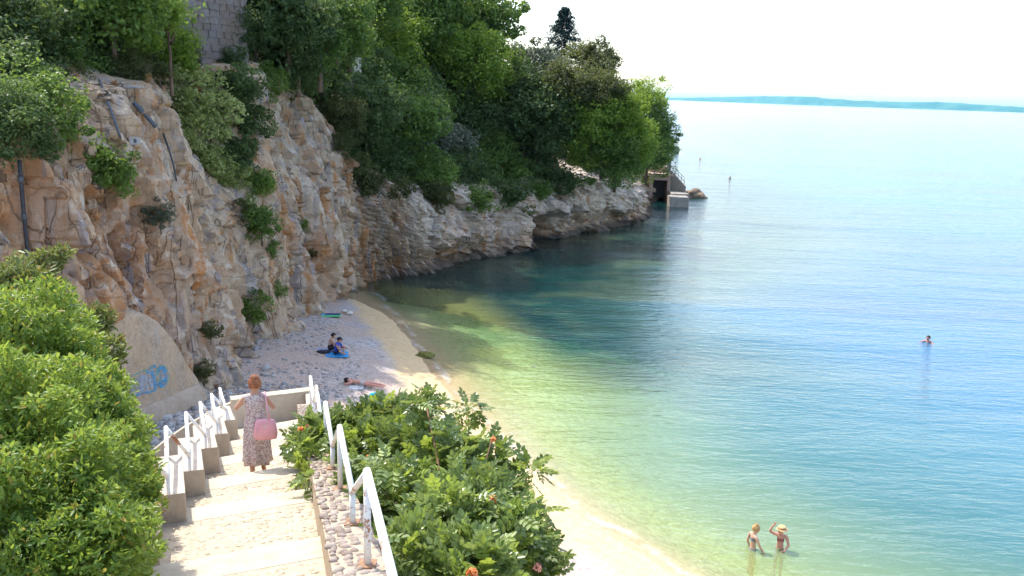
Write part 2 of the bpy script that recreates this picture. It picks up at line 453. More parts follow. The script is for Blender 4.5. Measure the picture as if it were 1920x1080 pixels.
# ---- beach and sea bed: one sheet
gx = np.concatenate([np.arange(-34, -14, 1.0), np.arange(-14, 14, .3), np.arange(14, 40, .6), np.arange(40, 100, 2.0)])
gy = np.concatenate([np.arange(-12, 4, 1.0), np.arange(4, 60, .3), np.arange(60, 120, .7), np.arange(120, 240, 3.0)])
GX, GY = np.meshgrid(gx, gy, indexing='ij'); P2 = np.column_stack([GX.ravel(), GY.ravel()])
gz, gsd, grock = ground_z(P2)
me = mesh_np('beach', np.column_stack([P2, gz]), grid_faces(len(gx), len(gy)), mat_ground(), True)
zs_ = np.column_stack([np.clip(-gz, 0, 9) / 6 * (gsd > -.3), sstep(-3.2, -.5, gsd), grock * (gsd > 0), (gz < 1.75).astype(float)])
attr_color(me, 'zone', zs_)
tag(obj('beach', me), 'pebble and sand beach sloping under the clear water', kind='structure')

# ---- sea
sx = np.unique(np.concatenate([-np.geomspace(60, 32000, 22), np.arange(-60, -12, 6.), np.arange(-12, 40, .5), np.arange(40, 110, 2.), np.geomspace(110, 32000, 26)]))
sy = np.unique(np.concatenate([[-3000, -900, -300, -100, -30], np.arange(-30, 6, 4.), np.arange(6, 110, .5), np.arange(110, 240, 3.), np.geomspace(240, 32000, 30)]))
SX, SY = np.meshgrid(sx, sy, indexing='ij'); P2 = np.column_stack([SX.ravel(), SY.ravel()])
sd, rocky = shore_sd(P2)
bz = ground_z(P2)[0]
dep = np.maximum(-bz, 0.0)
far = sstep(60, 200, np.hypot(P2[:, 0], P2[:, 1])); dep = dep + far * 6
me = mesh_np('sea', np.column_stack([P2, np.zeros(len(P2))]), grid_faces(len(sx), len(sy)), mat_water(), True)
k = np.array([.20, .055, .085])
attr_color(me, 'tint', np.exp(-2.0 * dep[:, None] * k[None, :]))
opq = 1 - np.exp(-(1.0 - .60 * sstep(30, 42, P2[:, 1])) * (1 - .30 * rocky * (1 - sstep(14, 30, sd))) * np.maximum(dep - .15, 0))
cove_shade = np.clip(rocky * (1 - sstep(9, 24, sd)) + 1.0 * (1 - rocky) * sstep(34, 44, P2[:, 1]) * sstep(4, 8, sd) * (1 - sstep(10, 22, sd)), 0, 1)  # mask: headland's shade and reflection over weedy bed, painted into the water colour
attr_color(me, 'depth', np.column_stack([opq, np.clip(sd, 0, 40) / 40, (1 - rocky) * (sd < 9), cove_shade]))
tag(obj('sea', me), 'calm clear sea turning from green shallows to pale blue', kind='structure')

# ---- cliff: a sheet swept along the shore, broken up into blocks, flutes and ledges
def catmull(A, n=24):
    out = []
    for i in range(len(A) - 1):
        p0, p1, p2, p3 = A[max(i - 1, 0)], A[i], A[i + 1], A[min(i + 2, len(A) - 1)]
        for t in np.linspace(0, 1, n, endpoint=False):
            out.append(.5 * ((2 * p1) + (p2 - p0) * t + (2 * p0 - 5 * p1 + 4 * p2 - p3) * t ** 2 + (3 * p1 - p0 - 3 * p2 + p3) * t ** 3))
    return np.array(out + [A[-1]])
CL = catmull(CLIFF)
seg = np.hypot(*np.diff(CL[:, :2], axis=0).T); arc = np.concatenate([[0], np.cumsum(seg)])
ia = np.argmin(np.hypot(CL[:, 0] + 17.5, CL[:, 1] - 15)); ib = np.argmin(np.hypot(CL[:, 0] - 14.6, CL[:, 1] - 102))
ts = np.concatenate([np.arange(0, arc[ia], 1.0), np.arange(arc[ia], arc[ib], .125), np.arange(arc[ib], arc[-1], 1.2)])
LN = np.column_stack([np.interp(ts, arc, CL[:, c]) for c in range(5)])
tg = np.gradient(LN[:, :2], axis=0); tg /= np.hypot(*tg.T)[:, None]
ker = np.exp(-np.linspace(-2, 2, 41) ** 2); ker /= ker.sum()
tg = np.column_stack([np.convolve(np.pad(tg[:, c], 20, 'edge'), ker, 'valid') for c in (0, 1)]); tg /= np.hypot(*tg.T)[:, None]
inl = np.column_stack([-tg[:, 1], tg[:, 0]])
NR = 150
vv = np.linspace(0, 1, NR)
h1 = LN[:, 2][:, None]; d1 = LN[:, 3][:, None]
vf = np.clip(vv / .84, 0, 1)[None, :]; vt = np.clip((vv - .84) / .16, 0, 1)[None, :]
ZZ = -2.2 + (h1 + 2.2) * vf + vt * 1.6
DD = -.4 + (d1 + .4) * (np.clip(ZZ, 0, 99) / h1).clip(0, 1) ** 1.4 + vt * 4.5
PX = LN[:, 0][:, None] + inl[:, 0][:, None] * DD; PY = LN[:, 1][:, None] + inl[:, 1][:, None] * DD
P = np.column_stack([PX.ravel(), PY.ravel(), ZZ.ravel()])
N = np.repeat(-inl, NR, axis=0)
head = sstep(56, 62, P[:, 1]); zc = P[:, 2]
# big buttresses and gullies
quiet = np.exp(-(((P[:, 1] - 29.0) / 2.6) ** 2)) * (1 - sstep(3.5, 6.0, zc))   # flat recess behind the painted wall
disp = 1.5 * fbm(P * np.array([.16, .16, .07]), 3, 21) + .7 * fbm(P * np.array([.45, .45, .16]), 3, 5) * (1 - .4 * head)
# blocks: tilted facets
wp = P + .8 * np.column_stack([fbm(P * .5, 3, 31), fbm(P * .5, 3, 32), fbm(P * .5, 3, 33)])
ca, sa = math.cos(.5), math.sin(.5)
dip = np.column_stack([wp[:, 0], wp[:, 1] * ca - wp[:, 2] * sa * 1.0, wp[:, 1] * sa + wp[:, 2] * ca])
wq = wp * (1 - head[:, None]) * np.array([.46, .46, .15]) + dip * head[:, None] * np.array([.32, .26, .42])
f1, f2, cid, off = cells(wq, 3)
disp += .95 * (cid - .5) + .8 * (off[:, 0] * (cid * 7 % 1 - .5) + off[:, 2] * (cid * 13 % 1 - .5)) * 2 - .16 * (1 - sstep(.0, .10, f2 - f1)) * (cid > .35)
f1b, f2b, cidb, offb = cells(wq * np.array([2.5, 2.5, 3.2]) + 7.3, 8)
disp += .50 * (cidb - .5) + .45 * (offb[:, 0] * (cidb * 9 % 1 - .5) + offb[:, 2] * (cidb * 17 % 1 - .6)) - .07 * (1 - sstep(.0, .1, f2b - f1b))
f1c, f2c, cidc, offc = cells(wq * np.array([6., 6., 9.]) + 2.1, 12)
disp += .20 * (cidc - .5) + .18 * (offc[:, 0] * (cidc * 9 % 1 - .5) + offc[:, 2] * (cidc * 17 % 1 - .5))
fl = fbm(P * np.array([1.0, 1.0, .22]) + .4 * fbm(P * .4, 2, 39)[:, None], 4, 41)
disp += -.55 * np.exp(-(fl / .10) ** 2) * (1 - .6 * head) + .22 * np.abs(fbm(P * np.array([1.6, 1.6, .9]), 4, 43)) + .13 * fbm(P * np.array([2.6, 2.6, 1.6]), 4, 44, .6)
# ledges (bedding) on the headland, sea-worn notch and cave at its foot
bed = dip[:, 2] * 1.35 + .6 * fbm(P * .3, 3, 61)
disp += head * .17 * (np.abs((bed % 1) - .5) * 2 - .5)
notch = np.exp(-((zc - .75) / .75) ** 2) * head * (.35 + .65 * (fbm(P * np.array([.30, .30, 0]), 2, 71) > -.05))
disp -= 1.25 * notch
cave = np.exp(-(((P[:, 0] - 3.0) ** 2 + (P[:, 1] - 75.8) ** 2) / 2.1 ** 2)) * (1 - sstep(1.4, 2.9, zc))
disp -= 5.5 * cave * head
nose = np.exp(-(((P[:, 0] - 1.0) ** 2 + (P[:, 1] - 72.4) ** 2) / 1.6 ** 2)) * (1 - sstep(2.5, 4.5, zc)); disp += 1.5 * nose
# boulders at the foot of the inland cliff
foot = (1 - sstep(.6, 2.6, zc)) * (1 - head); disp += foot * (.8 * np.maximum(0, fbm(P * np.array([.35, .35, .35]), 3, 81)) + .05)
# hollow with shrubs in the inland cliff, orange overhung bay
hollow = np.exp(-(((P[:, 1] - 39.5) / 3.0) ** 2)) * sstep(5, 9, zc); disp -= 1.2 * hollow
bay = np.exp(-(((P[:, 1] - 29.0) / 2.2) ** 2) - ((zc - 6.2) / 2.8) ** 2); disp -= 1.0 * bay
disp = disp * (1 - .7 * quiet) - 1.0 * quiet
disp = disp * (1 - .65 * np.repeat(vt, len(ts), axis=0).ravel())
Q = P.copy(); Q[:, :2] += N * disp[:, None]; Q[:, 2] += .35 * fbm(P * .6, 3, 91) * sstep(1, 3, zc)
me = mesh_np('cliff', Q, grid_faces(len(ts), NR), M_ROCK, True)
me.set_sharp_from_angle(angle=math.radians(24))
org = np.clip(1.6 * bay + 1.0 * np.exp(-(((P[:, 1] - 25.4) / .7) ** 2) - ((zc - 9) / 2.2) ** 2) + 1.1 * np.maximum(0, fbm(P * np.array([.5, .5, .11]), 3, 51) - .14) * 3
              + head * .7 * np.maximum(0, fbm(P * .4, 3, 52) - .05) * 2 * (1 - sstep(1.5, 4, zc)), 0, 1)
gry = np.clip(3.0 * (fbm(P * np.array([.5, .5, .06]), 4, 55) - .06), 0, .9) * sstep(.5, 3, zc) + head * .30 * sstep(1.4, 3.2, zc)
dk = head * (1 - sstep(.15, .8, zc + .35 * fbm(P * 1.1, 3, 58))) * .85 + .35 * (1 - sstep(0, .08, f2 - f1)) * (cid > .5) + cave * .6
attr_color(me, 'stain', np.clip(np.column_stack([org, gry, dk, 1 - .75 * head * sstep(.8, 2.2, zc)]), 0, 1))
cliff = tag(obj('cliff', me), 'weathered limestone cliff, orange and grey, rising behind the beach', kind='structure')
CLIFF_BVH = BVHTree.FromPolygons([tuple(q) for q in Q[::1]], [tuple(f) for f in grid_faces(len(ts), NR)])

# ---- wooded hill behind the cliff edge
hx = np.arange(-90, 46, 1.3); hy = np.arange(-4, 268, 1.3)
HX, HY = np.meshgrid(hx, hy, indexing='ij'); P2 = np.column_stack([HX.ravel(), HY.ravel()])
hz, hd, hd1 = hill_z(P2)
fc = grid_faces(len(hx), len(hy)); ok = (hd > hd1 + .6)[fc].all(1)
hz = hz - .5 * (1 - sstep(0, 6, hd - hd1))
me = mesh_np('hill', np.column_stack([P2, hz]), fc[ok], M_SOIL, True)
tag(obj('hill', me), 'steep wooded hillside above the cliff', kind='structure')

# ---- far island across the bay
isl = [(1150, 1.5), (1205, 3), (1257, 5.4), (1357, 11), (1457, 15.4), (1511, 14), (1565, 11), (1604, 10), (1662, 12), (1720, 14), (1777, 13), (1835, 10), (1893, 9.5), (1925, 10.4), (2050, 14), (2250, 20), (2500, 12), (2700, 2)]
n = 260
xs = np.linspace(1150, 2700, n); hp = np.interp(xs, [a for a, b in isl], [b for a, b in isl])
hp = np.convolve(np.pad(hp, 6, 'edge'), np.ones(13) / 13, 'valid')
Yd = np.interp(xs, [1150, 1350, 1500, 1900, 2700], [11500, 10500, 9000, 7600, 6000])
V = []
for j, (b, hh) in enumerate([(-420, -.2), (-300, .0), (-180, .45), (-60, .82), (60, 1.0), (250, .8), (600, 0), (700, -.2)]):
    q = np.column_stack([(xs - 960) / FOC * Yd / math.cos(PITCH), Yd + b, np.zeros(n)])
    q[:, 2] = hp * Yd / FOC * hh * (1 + .10 * fbm(q * np.array([.004, .004, 0]), 4, 3)) + (hh > .3) * 5 * fbm(q * .012, 3, 7)
    V.append(q)
V = np.stack(V, 1).reshape(-1, 3)
mi = NT('island_scrub_haze'); vi = mi.pos()
ci = mi.mix(mi.ramp(mi.noise(vi, .006, 6, .65), [(.4, 0.0), (.62, 1.0)]), (.01, .12, .14), (.06, .19, .19))  # scrub painted teal, the blue of distance haze put into its colour
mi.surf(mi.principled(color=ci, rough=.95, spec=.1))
tag(obj('island', mesh_np('island', V, grid_faces(n, 8), mi.m, True)), 'long low island on the horizon, its distance blue partly painted in', kind='structure')

# ---- air
hb = MB().box((0, 14000, 57), (70000, 40000, 140))
mh = NT('summer_haze')
pv = mh.n('VolumePrincipled', {'Color': (.45, .86, 1.0), 'Density': 4e-5, 'Anisotropy': .2})
mh.t.links.new(pv.outputs[0], mh.out.inputs['Volume'])
haze = hb.build('haze', mh.m)
tag(haze, 'thin bluish summer haze over the bay', kind='stuff')

# ================================================================== VEGETATION
def mat_leaf(name, dark, light, trans=.42, rough=.5, spec=.25, odd=None):
    m = NT(name)
    g = m.n('NewGeometry'); oi = m.n('ObjectInfo')
    r = g.outputs['Random Per Island']
    clump = m.noise(m.pos(coord='World'), .9, 3, .6)
    f = m.math('ADD', m.math('MULTIPLY', r, .55), m.math('MULTIPLY', m.math('SUBTRACT', clump, .5), 1.5), True)
    f = m.math('ADD', f, m.math('MULTIPLY', m.math('SUBTRACT', oi.outputs['Random'], .5), .25), True)
    c = m.mix(f, dark, light)
    if odd is not None:
        c = m.mix(m.ramp(r, [(.955, 0.0), (.965, 1.0)]), c, odd)
    p = m.principled(color=c, rough=rough, spec=spec)
    tl = m.n('BsdfTranslucent', {'Color': m.mix(.4, c, (light[0] * 1.35, light[1] * 1.25, light[2] * .7))})
    return m.surf(m.n('MixShader', {0: trans, 1: p, 2: tl}).outputs[0])
LEAF = {
    'dark': mat_leaf('leaves_dark_evergreen', (.048, .088, .034), (.195, .290, .095)),
    'mid': mat_leaf('leaves_mid_green', (.068, .135, .032), (.300, .440, .098)),
    'bright': mat_leaf('leaves_bright_green', (.110, .205, .026), (.430, .560, .090), .42),
    'olive': mat_leaf('leaves_olive', (.060, .075, .026), (.200, .230, .085)),
    'grey': mat_leaf('leaves_grey_green', (.085, .105, .075), (.265, .300, .215), .25),
    'straw': mat_leaf('leaves_dry_straw', (.170, .140, .100), (.380, .330, .250), .25),
    'pale': mat_leaf('leaves_pale_green', (.220, .290, .090), (.600, .660, .300), .42),
    'blue': mat_leaf('leaves_blue_conifer', (.012, .040, .045), (.050, .110, .105), .15),
}
M_BARK = simple('bark', (.16, .115, .085), .9, .3, 6, .6, 14, .1)

def unit_vecs(n, r_):
    v = r_.normal(size=(n, 3)); return v / np.linalg.norm(v, axis=1)[:, None]
def leaf_quads(C, Nn, L, W, r_, fold=.18):
    """one kite-shaped leaf per centre, facing roughly along Nn"""
    n = len(C)
    t = unit_vecs(n, r_); t = t - Nn * (t * Nn).sum(1)[:, None]; t /= np.linalg.norm(t, axis=1)[:, None] + 1e-9
    b = np.cross(Nn, t)
    L = np.broadcast_to(L, n)[:, None]; W = np.broadcast_to(W, n)[:, None]
    v = np.stack([C - t * L * .5, C + b * W * .5 + Nn * W * fold + t * L * .06, C + t * L * .5 - Nn * L * .10, C - b * W * .5 + Nn * W * fold + t * L * .06], 1).reshape(-1, 3)
    f = np.arange(4 * n).reshape(n, 4)
    return v, f
def crown_mesh(name, seed, nclump=95, per=115, leaf=.072, clump_r=.29, low=-.97, squash=.85, inner=.25):
    r_ = np.random.default_rng(seed)
    # uneven envelope: lobes stick out by different amounts
    d = unit_vecs(nclump * 3, r_); d = d[d[:, 2] > low][:nclump]
    env = .74 + .62 * fbm(d * 1.9 + seed * 3.1, 2, seed)
    rad = env * np.where(r_.random(len(d)) < inner, r_.uniform(.25, .7, len(d)), r_.uniform(.8, 1.0, len(d)))
    cc = d * rad[:, None] * np.array([1, 1, squash])
    Cs, Ns = [], []
    for c in cc:
        cr = clump_r * r_.uniform(.45, 1.45); m = int(per * r_.uniform(.6, 1.25))
        u = unit_vecs(m, r_); q = c + u * (cr * r_.uniform(.45, 1, m) ** .6)[:, None] * np.array([1, 1, .72])
        Cs.append(q); nn = u * .6 + np.array([0, 0, .75]) + .65 * r_.normal(size=(m, 3)); Ns.append(nn / np.linalg.norm(nn, axis=1)[:, None])
    Cs = np.vstack(Cs); Ns = np.vstack(Ns)
    v, f = leaf_quads(Cs, Ns, leaf * r_.uniform(.7, 1.35, len(Cs)), leaf * .62 * r_.uniform(.7, 1.3, len(Cs)), r_)
    return mesh_np(name, v, f, LEAF['mid'])
CROWN = [crown_mesh('crown_round_%d' % k, 100 + k) for k in range(4)]
CROWN += [crown_mesh('crown_tall_%d' % k, 140 + k, 95, 110, .07, .24, -.97, 1.25, .3) for k in range(2)]
SHRUB = [crown_mesh('shrub_crown_%d' % k, 170 + k, 55, 60, .105, .28, -.9, .85, .3) for k in range(3)]
AIRY = [crown_mesh('airy_crown_%d' % k, 190 + k, 46, 52, .10, .21, -.9, .95, .45) for k in range(2)]
def conifer_mesh():
    r_ = np.random.default_rng(5); C, Nn = [], []
    for k in range(15):
        z = -1 + 2 * k / 14.5; R = 1.55 * (1 - (z + 1) / 2.05) ** .8 + .03
        for a in range(9):
            th = 2 * PI * (a + r_.random()) / 9; m = 95; rr = R * r_.uniform(.6, 1.25)
            t = r_.random(m) ** .7
            q = np.column_stack([np.cos(th) * rr * t, np.sin(th) * rr * t, z + r_.uniform(-.06, .06) - .16 * t * rr / .6 + .09 * t ** 2]) + r_.normal(size=(m, 3)) * .04
            C.append(q); Nn.append(np.array([0, 0, 1.]) + .5 * r_.normal(size=(m, 3)))
    C = np.vstack(C); Nn = np.vstack(Nn); Nn /= np.linalg.norm(Nn, axis=1)[:, None]
    v, f = leaf_quads(C, Nn, .09, .045, r_); return mesh_np('conifer_crown', v, f, LEAF['blue'])
CONIFER = conifer_mesh()
def trunk_mesh(name, seed, lean=.1, limbs=6):
    """unit trunk: z 0 (ground) to 1 (middle of the crown), limbs reach up and out"""
    r = random.Random(seed); mb = MB()
    pts = [Vector((lean * (k / 6) ** 2 + r.uniform(-.02, .02), r.uniform(-.02, .02), k / 6)) for k in range(7)]
    pts[0].z = -.35
    mb.tube(pts, [.085, .07, .062, .055, .047, .038, .025], 7)
    for i in range(limbs):
        a = 2 * PI * i / limbs + r.uniform(-.4, .4); s = pts[r.choice([3, 4, 4, 5])]
        e = s + Vector((math.cos(a) * r.uniform(.35, .6), math.sin(a) * r.uniform(.35, .6), r.uniform(.15, .5)))
        mid = (s + e) / 2 + Vector((0, 0, -.05))
        mb.tube([s, mid, e], [.032, .022, .009], 5)
        e2 = mid + Vector((math.cos(a + 1) * .25, math.sin(a + 1) * .25, .25)); mb.tube([mid, e2], [.016, .006], 4)
    return mb.mesh(name, M_BARK, True)
TRUNK = [trunk_mesh('trunk_%d' % k, 20 + k, .12 * (k - 1)) for k in range(3)]

def land_hit(px, py, y0=16, y1=130):
    Y = np.arange(y0, y1, .35); d = ray(px, py)
    Pp = EYE + (Y / d[1])[:, None] * d
    z, dd, d1 = hill_z(Pp[:, :2]); _, A = coast_attr(Pp[:, :2])
    z = np.where(dd > d1, z, np.where(dd > 0, A[:, 0] * np.clip(dd / d1, 0, 1) ** .7, -9))
    hit = np.nonzero(Pp[:, 2] < z)[0]
    return float(Y[hit[0]]) if len(hit) else None

def tree(px, py, rpx, leafkind, label, shape='round', Y=None, name='broadleaf_tree', group='trees on the wooded headland', pull=.45, sz=1.0, cat='tree', trunkscale=1.0):
    if Y is None:
        Y = land_hit(px, py)
        Y = 80 if Y is None else Y
        Y -= pull * pxsize(Y, rpx)
    c = aty(px, py, Y); R = pxsize(Y, rpx) * 1.33
    gz_, gd, gd1 = hill_z(np.array([[c[0], c[1]]]))
    base = float(gz_[0]) if gd[0] > 0 else 1.0
    if gd[0] < gd1[0]:                                   # rooted in the rock face behind
        base = c[2] - R * .75
    base = min(base, c[2] - R * .7)
    h = c[2] - base
    root = empty(name, (c[0], c[1], base), label, cat, group, random.uniform(0, 6.28))
    i = random.randrange(100)
    me = {'round': CROWN[i % 4], 'tall': CROWN[4 + i % 2], 'shrub': SHRUB[i % 3], 'airy': AIRY[i % 2], 'conifer': CONIFER}[shape]
    cr = obj('crown', me, root, (0, 0, h), (0, 0, 0), (R, R * random.uniform(.85, 1.1), R * sz))
    cr.material_slots[0].link = 'OBJECT'; cr.material_slots[0].material = LEAF[leafkind]
    tr_ = min(R * .9, 1.8) * trunkscale
    obj('trunk', TRUNK[i % 3], root, (0, 0, 0), (0, 0, 0), (tr_, tr_, h))
    return root

G1, G2 = 'trees on the wooded headland', 'shrubs growing on the cliff face'
TREES = [
    (25, 160, 85, 'dark', 'dark tree in the middle of the left edge mass', 'round', None),
    (110, 105, 62, 'mid', 'green tree between the corner evergreen and the pipes', 'round', None),
    (165, 115, 42, 'dark', 'low dark tree right at the top of the grey pipe', 'round', None),
    (235, 135, 42, 'olive', 'olive bushy tree at the cliff edge below the light yellow-green one', 'round', None),
    (300, 135, 34, 'olive', 'small olive tree at the left foot of the stone wall', 'airy', None),
    (455, 45, 46, 'dark', 'dark tree hiding the right end of the stone block wall', 'round', 47),
    (315, 25, 34, 'bright', 'light green tree overlapping the left end of the stone block wall', 'round', 38),
    (500, 150, 40, 'mid', 'green bush at the cliff edge below the block wall', 'shrub', None), (600, 150, 36, 'mid', 'green bush on the bare cliff shoulder', 'shrub', None),
    (610, 190, 30, 'olive', 'olive bush low on the cliff shoulder', 'shrub', None),
    (700, 135, 52, 'mid', 'green tree left of the sunlit one in the upper middle', 'round', None), (860, 95, 50, 'bright', 'light green tree left of the highest crown', 'round', None),
    (790, 185, 50, 'mid', 'mid green tree between the grey ones and the dark-hearted one', 'round', None), (915, 195, 48, 'mid', 'mid green tree below the narrow light one', 'round', None),
    (915, 265, 50, 'mid', 'mid green tree in the shaded fold, lower', 'round', None), (1040, 255, 50, 'mid', 'mid green tree in the heart of the right headland', 'round', None),
    (1130, 270, 48, 'bright', 'yellow-green tree lower on the right headland', 'round', None), (1190, 255, 44, 'bright', 'yellow-green tree second from the tip', 'round', None),
    (1025, 140, 38, 'olive', 'olive tree right under the conifer', 'round', 106), (985, 170, 48, 'dark', 'dark tree below the grey-green skyline tree', 'round', None),
    (745, 355, 30, 'olive', 'olive bush where rock and wood meet', 'shrub', None), (680, 270, 45, 'dark', 'dark tree overhanging the end of the cliff', 'round', None), (1010, 360, 28, 'mid', 'small green bush above the cave', 'shrub', None),
    (655, 70, 45, 'mid', 'small green tree half hiding the beige house', 'round', 56),
    # left corner, above the near cliff
    (20, 60, 105, 'dark', 'dark evergreen tree filling the top left corner', 'round', None),
    (70, 215, 80, 'mid', 'green tree hanging low at the left edge above the drainpipe', 'round', None),
    (-5, 235, 78, 'dark', 'dark tree cut by the left edge, lowest in the corner', 'round', None),
    (150, 45, 85, 'dark', 'dark tree behind the corner evergreen at the top left', 'round', None),
    (215, 75, 80, 'bright', 'mid green tree above the grey pipe on the cliff', 'round', None),
    (270, 80, 70, 'bright', 'light yellow-green tree beside the upper stone wall', 'round', None),
    (130, 150, 40, 'olive', 'small airy olive tree behind the corner evergreen', 'airy', None),
    # over the middle of the cliff
    (540, 30, 75, 'dark', 'dark tree right of the upper stone wall', 'round', 50),
    (600, 85, 62, 'mid', 'loose green tree above the bare cliff shoulder', 'airy', 52),
    (560, 115, 48, 'dark', 'low dark tree below the loose green one on the cliff', 'round', 51),
    (630, 30, 65, 'mid', 'tall green tree left of the pale house glimpse', 'round', 54),
    (650, 120, 52, 'dark', 'dark tree at the right end of the cliff top', 'round', None),
    (705, 60, 62, 'bright', 'bright green tree under the pale roof glimpse', 'round', None),
    (760, 40, 65, 'mid', 'green tree at the top edge left of the sky', 'round', None),
    (735, 130, 62, 'bright', 'sunlit green tree in the upper middle of the headland', 'round', None),
    (800, 110, 70, 'mid', 'large dark-hearted tree in the upper middle of the headland', 'round', None),
    (690, 215, 60, 'dark', 'dark tree where the cliff meets the wooded headland', 'round', None),
    (755, 235, 72, 'grey', 'grey-leaved tree low on the left headland', 'round', None),
    (820, 265, 62, 'grey', 'grey-green rounded tree in the middle of the headland slope', 'round', None),
    (720, 305, 48, 'dark', 'dark low tree just above the pale rocks, leftmost', 'round', None),
    (790, 325, 52, 'mid', 'green low tree above the slanting rock ledge', 'round', None),
    (853, 155, 40, 'straw', 'dry straw-grey tree standing out among the green ones', 'tall', None),
    (880, 40, 75, 'mid', 'tall tree whose crown ends against the sky at the top', 'round', 86),
    (925, 25, 58, 'mid', 'outermost high tree beside the white sky', 'airy', 84),
    (900, 110, 62, 'bright', 'light green tree under the highest crown', 'round', None),
    (945, 150, 45, 'bright', 'narrow light green tree right of the dry one', 'tall', None),
    (880, 225, 55, 'dark', 'dark bluish tree in the fold of the headland', 'round', None),
    (870, 330, 55, 'dark', 'dark green tree hanging over the rock edge', 'round', None),
    (930, 320, 55, 'mid', 'green tree hanging over the rocks left of the cave', 'round', None),
    (1000, 125, 55, 'grey', 'grey-green tree on the skyline just left of the conifer', 'round', 96),
    (1010, 215, 68, 'dark', 'broad dark tree in the right half of the headland', 'round', None),
    (965, 260, 55, 'grey', 'greyish tree below the narrow light green one', 'round', None),
    (1000, 320, 55, 'dark', 'dark tree above the sea cave', 'round', None),
    (1070, 290, 62, 'dark', 'large dark tree above the right part of the rocks', 'round', None),
    (1110, 122, 50, 'olive', 'round olive-green crown below the conifer', 'round', 104),
    (1060, 165, 50, 'olive', 'olive tree between the conifer and the dark ones', 'round', None),
    (1130, 175, 45, 'olive', 'olive tree right of the round crown', 'round', None),
    (1110, 225, 55, 'bright', 'yellow-green tree in the sun on the right headland', 'round', None),
    (1165, 215, 50, 'bright', 'yellow-green tree near the tip of the headland', 'round', None),
    (1210, 195, 42, 'bright', 'fresh green tree, highest at the tip of the headland', 'round', 107),
    (1232, 240, 36, 'mid', 'green tree at the very tip against the sea', 'round', 106),
    (1215, 285, 45, 'mid', 'tree hanging over the boathouse', 'round', 105),
    (1155, 290, 52, 'mid', 'green tree on the rocks left of the boathouse', 'round', None),
    (1120, 325, 42, 'dark', 'low dark tree on the rock edge left of the tip', 'round', None),
    (1180, 325, 34, 'dark', 'small dark tree right above the rocky tip', 'round', None),
    (1255, 262, 20, 'dark', 'drooping dark branch end in front of the far platform', 'airy', 108),
    (1055, 345, 34, 'dark', 'dark bush on the rock edge right of the cave', 'shrub', None),
    (960, 365, 36, 'dark', 'dark bush on the rock edge left of the cave', 'shrub', None),
    (890, 372, 32, 'mid', 'green bush lowest on the rock edge of the headland', 'shrub', None),
    (820, 365, 34, 'olive', 'olive bush on the rock edge above the ledge', 'shrub', None),
]
for (px, py, r, lk, lab, shp, Y) in TREES:
    tree(px, py, r, lk, lab, shp, Y)
# back rows that close the canopy
for (px, py, r, lk, lab, Y) in [
    (460, -25, 70, 'dark', 'dark tree at the top edge above the stone wall', 55), (690, -20, 70, 'mid', 'tree at the top edge left of the roof glimpse', 70),
    (820, -10, 75, 'mid', 'tree at the top edge between the roof and the sky', 80), (960, 190, 60, 'mid', 'mid green tree in the fold right of the straw-grey one', 84),
    (1075, 230, 50, 'mid', 'mid green tree just left of the yellow-green pair', 92), (640, 215, 40, 'olive', 'olive shrubby tree at the cliff end', 57), (770, 175, 60, 'dark', 'dark tree between two grey ones', 74)]:
    tree(px, py, r, lk, lab, 'round', Y)
tree(1057, 62, 29, 'blue', 'dark blue-green conifer rising above the headland skyline', 'conifer', 112, 'conifer_tree', G1, sz=1.12, trunkscale=.5)

SHRUBS = [
    (420, 60, 26, 'olive', 'dry shrub clinging to the face of the block wall', 'airy', None), (350, 105, 30, 'olive', 'olive scrub along the foot of the block wall', 'shrub', None), (445, 285, 40, 'dark', 'dark creeper right of the pale gully shrubs', 'shrub', None), (465, 395, 26, 'olive', 'olive tuft left of the lower creeper', 'airy', None), (510, 470, 20, 'mid', 'green wisp hanging below the creeper pair', 'airy', None), (690, 345, 30, 'olive', 'olive scrub at the corner of the cliff', 'shrub', None),
    (360, 185, 72, 'pale', 'pale variegated shrub in the cliff gully, topmost', 'airy', None), (395, 225, 60, 'pale', 'pale shrub just below the topmost one', 'airy', None),
    (345, 250, 52, 'pale', 'pale yellowish shrub at the left of the gully', 'airy', None), (385, 300, 50, 'pale', 'pale green shrub in the lower gully', 'shrub', None),
    (425, 325, 42, 'pale', 'yellow-green shrub at the end of the pale gully', 'airy', None), (440, 165, 52, 'dark', 'dark shrub right of the pale gully, upper', 'shrub', None),
    (460, 225, 50, 'dark', 'dark shrub right of the pale gully, lower', 'shrub', None), (425, 115, 36, 'dark', 'dark shrub at the foot of the stone wall', 'shrub', None),
    (482, 345, 36, 'mid', 'green creeper shrub, upper of the pair on the rock', 'shrub', None), (490, 412, 38, 'mid', 'green creeper shrub, lower of the pair on the rock', 'shrub', None),
    (195, 315, 56, 'mid', 'round green shrub on the cliff above the orange bay', 'shrub', None), (475, 580, 40, 'mid', 'small green shrub near the foot of the cliff', 'airy', None),
    (566, 425, 15, 'mid', 'tiny green tuft on the bare rock', 'airy', None), (382, 695, 24, 'olive', 'dry olive tuft at the right end of the painted wall', 'airy', None),
    (395, 620, 22, 'olive', 'dry tuft above the boulder by the painted wall', 'airy', None), (665, 320, 42, 'olive', 'olive shrub on the shoulder of the cliff', 'shrub', None),
    (640, 275, 26, 'olive', 'dry shrub under the cliff-top trees', 'airy', None), (520, 545, 18, 'mid', 'small tuft beside the grey water streak', 'airy', None),
    (300, 400, 30, 'grey', 'greyish dry bush above the hollow in the cliff', 'airy', None), (585, 475, 10, 'olive', 'little tuft right of the grey streak', 'airy', None)]
def rock_hit(px, py):
    d = Vector(ray(px, py)).normalized(); h = CLIFF_BVH.ray_cast(Vector(EYE), d, 200)
    return h[0]
